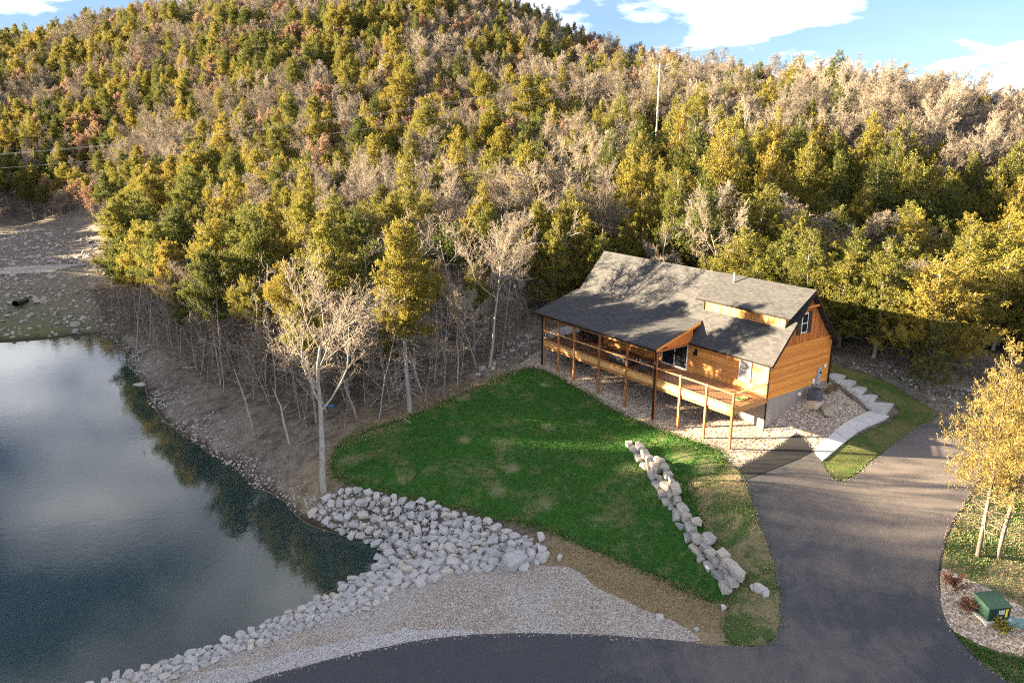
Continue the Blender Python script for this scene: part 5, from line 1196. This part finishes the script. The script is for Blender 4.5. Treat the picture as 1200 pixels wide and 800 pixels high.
# ------------------------------------------------------------------ lower right: transformer, lids, shrubs
def front_at(px, py): return gp(px, py)
P = gp(1160, 722); t = thing('pad_transformer', 'dark green pad-mounted transformer cabinet on the gravel island', 'transformer', tuple(P), R(8)); zl = .1
MB().box(-.72, .72, -.62, .62, -.1, .14).build('pad', 'concrete', t, .02)
MB().prism([(-.58, -.5, .141), (.58, -.5, .141), (.58, .5, .141), (-.58, .5, .141)], [(-.58, -.5, .80), (.58, -.5, .80), (.58, .5, .98), (-.58, .5, .98)]).build('cabinet', 'green_paint', t, .02)
MB().prism([(-.63, -.55, .80), (.63, -.55, .80), (.63, .55, .99), (-.63, .55, .99)], [(-.63, -.55, .85), (.63, -.55, .85), (.63, .55, 1.04), (-.63, .55, 1.04)]).build('lid', 'green_paint', t, .01)
MB().box(-.02, -.01, -.512, -.50, .17, .78).build('door_seam', 'black_rubber', t); MB().box(-.06, .24, -.512, -.503, .48, .70).build('notice_plate', 'white_trim', t)
for k in range(4): MB().box(-.035, .215, -.5155, -.5125, .515 + k * .045, .53 + k * .045).build('printed_line', 'black_rubber', t)
MB().box(.30, .42, -.512, -.503, .30, .74).build('hazard_sticker', 'yellow_sticker', t); MB().box(-.0, .14, -.512, -.503, .24, .32).build('number_sticker', 'yellow_sticker', t); MB().box(.44, .47, -.55, -.503, .4, .6).build('handle', 'black_metal', t)
P = gp(1190, 731); t = thing('meter_lid', 'grey-green flat utility box lid set in the gravel beside the transformer', 'utility lid', tuple(P), R(-20))
MB().box(-.48, .48, -.34, .34, -.2, .16).build('box_rim', 'lid_green', t, .02); MB().box(-.42, .42, -.28, .28, .161, .19).build('lid', 'lid_green', t, .01); MB().box(-.06, .06, -.24, -.2, .191, .20).build('lift_slot', 'black_rubber', t)
def shrub(px, py, h, label, n=900, mat='dry_shrub', name='shrub'):
    P = gp(px, py); r = np.random.default_rng(int(px)); segs = []; tips = []
    for k in range(26):
        d = nrmz(np.array([r.normal(0, .55), r.normal(0, .55), 1.])); L = h * r.uniform(.6, 1.1); m = d * L * .5; e = m + nrmz(d + r.normal(0, .25, 3)) * L * .5; segs += [(0, 0, 0, *m, .012, .009), (*m, *e, .009, .004)]; tips += [(m, e)] * 2
        e2 = m + nrmz(d + r.normal(0, .6, 3)) * L * .4; segs.append((*m, *e2, .007, .004)); tips.append((m, e2))
    t = tag(empty(name, tuple(P)), label, 'shrub'); mobj('stems', seg_mesh('stems', [], segs, 'twig_bark', 3, 3), t)
    i = r.integers(0, len(tips), n); f = r.uniform(.1, 1.05, (n, 1)); A_ = np.array([tips[k][0] for k in i]); B_ = np.array([tips[k][1] for k in i]); V, F = sprays(A_ + (B_ - A_) * f + r.normal(0, .05, (n, 3)), r.normal(size=(n, 3)) + [0, 0, .4], r.uniform(.05, .12, n), r.uniform(.02, .04, n), r)
    mobj('foliage', np_mesh('foliage', V, F, mat, np.repeat(r.uniform(0, 1, n), 4)), t)
shrub(1118, 690, .95, 'dark reddish leafless-looking shrub at the driveway corner of the gravel island'); shrub(1135, 716, .75, 'pale rusty shrub next to the transformer pad', 600); shrub(1173, 742, .8, 'dark low shrub in front of the transformer', 900, 'cedar_leaf')
shrub(972, 462, .7, 'dry tan ornamental grass clump by the electric service panel', 700, 'straw_blade', 'grass_clump'); shrub(978, 457, .6, 'second dry grass clump close to the concrete steps', 600, 'straw_blade', 'grass_clump')
# small finds
P = gp(388, 477); t = thing('plastic_bottle', 'small bright blue plastic jug lying at the edge of the wood', 'bottle', tuple(P + [0, 0, .12]), R(30)); MB().tube([(-.28, 0, 0), (-.24, 0, 0), (.12, 0, 0), (.22, 0, 0), (.30, 0, 0)], [.09, .12, .12, .05, .05], 10).build('body', 'blue_plastic', t); MB().tube([(.301, 0, 0), (.36, 0, 0)], .055, 8).build('cap', 'white_trim', t)
P = gp(27, 357); t = thing('culvert_pipe', 'short black culvert pipe sticking out of the dam slope', 'culvert', tuple(P + [0, 0, .5]), R(100)); MB().tube([(-2.2, 0, .15), (.0, 0, 0), (1.0, 0, -.05)], .42, 16, False).build('barrel', 'black_rubber', t)
MB().tube([(.98, 0, -.05), (1.06, 0, -.05)], .46, 16, True).build('mouth', 'black_rubber', t)
a, b = gp(822, 658), gp(848, 692); t = thing('drain_pipe', 'thin black drain pipe along the foot of the boulder wall', 'pipe', tuple(a), 0); d = b - a
MB().tube([(0, 0, .10), tuple(d * .5 + [.05, 0, .10]), tuple(d + [0, 0, .10])], .04, 7).build('pipe', 'black_rubber', t); MB().tube([tuple(d * .22 + [0, 0, .11]), tuple(d * .34 + [.02, 0, .11])], .07, 8).build('coupling', 'pipe_white', t)
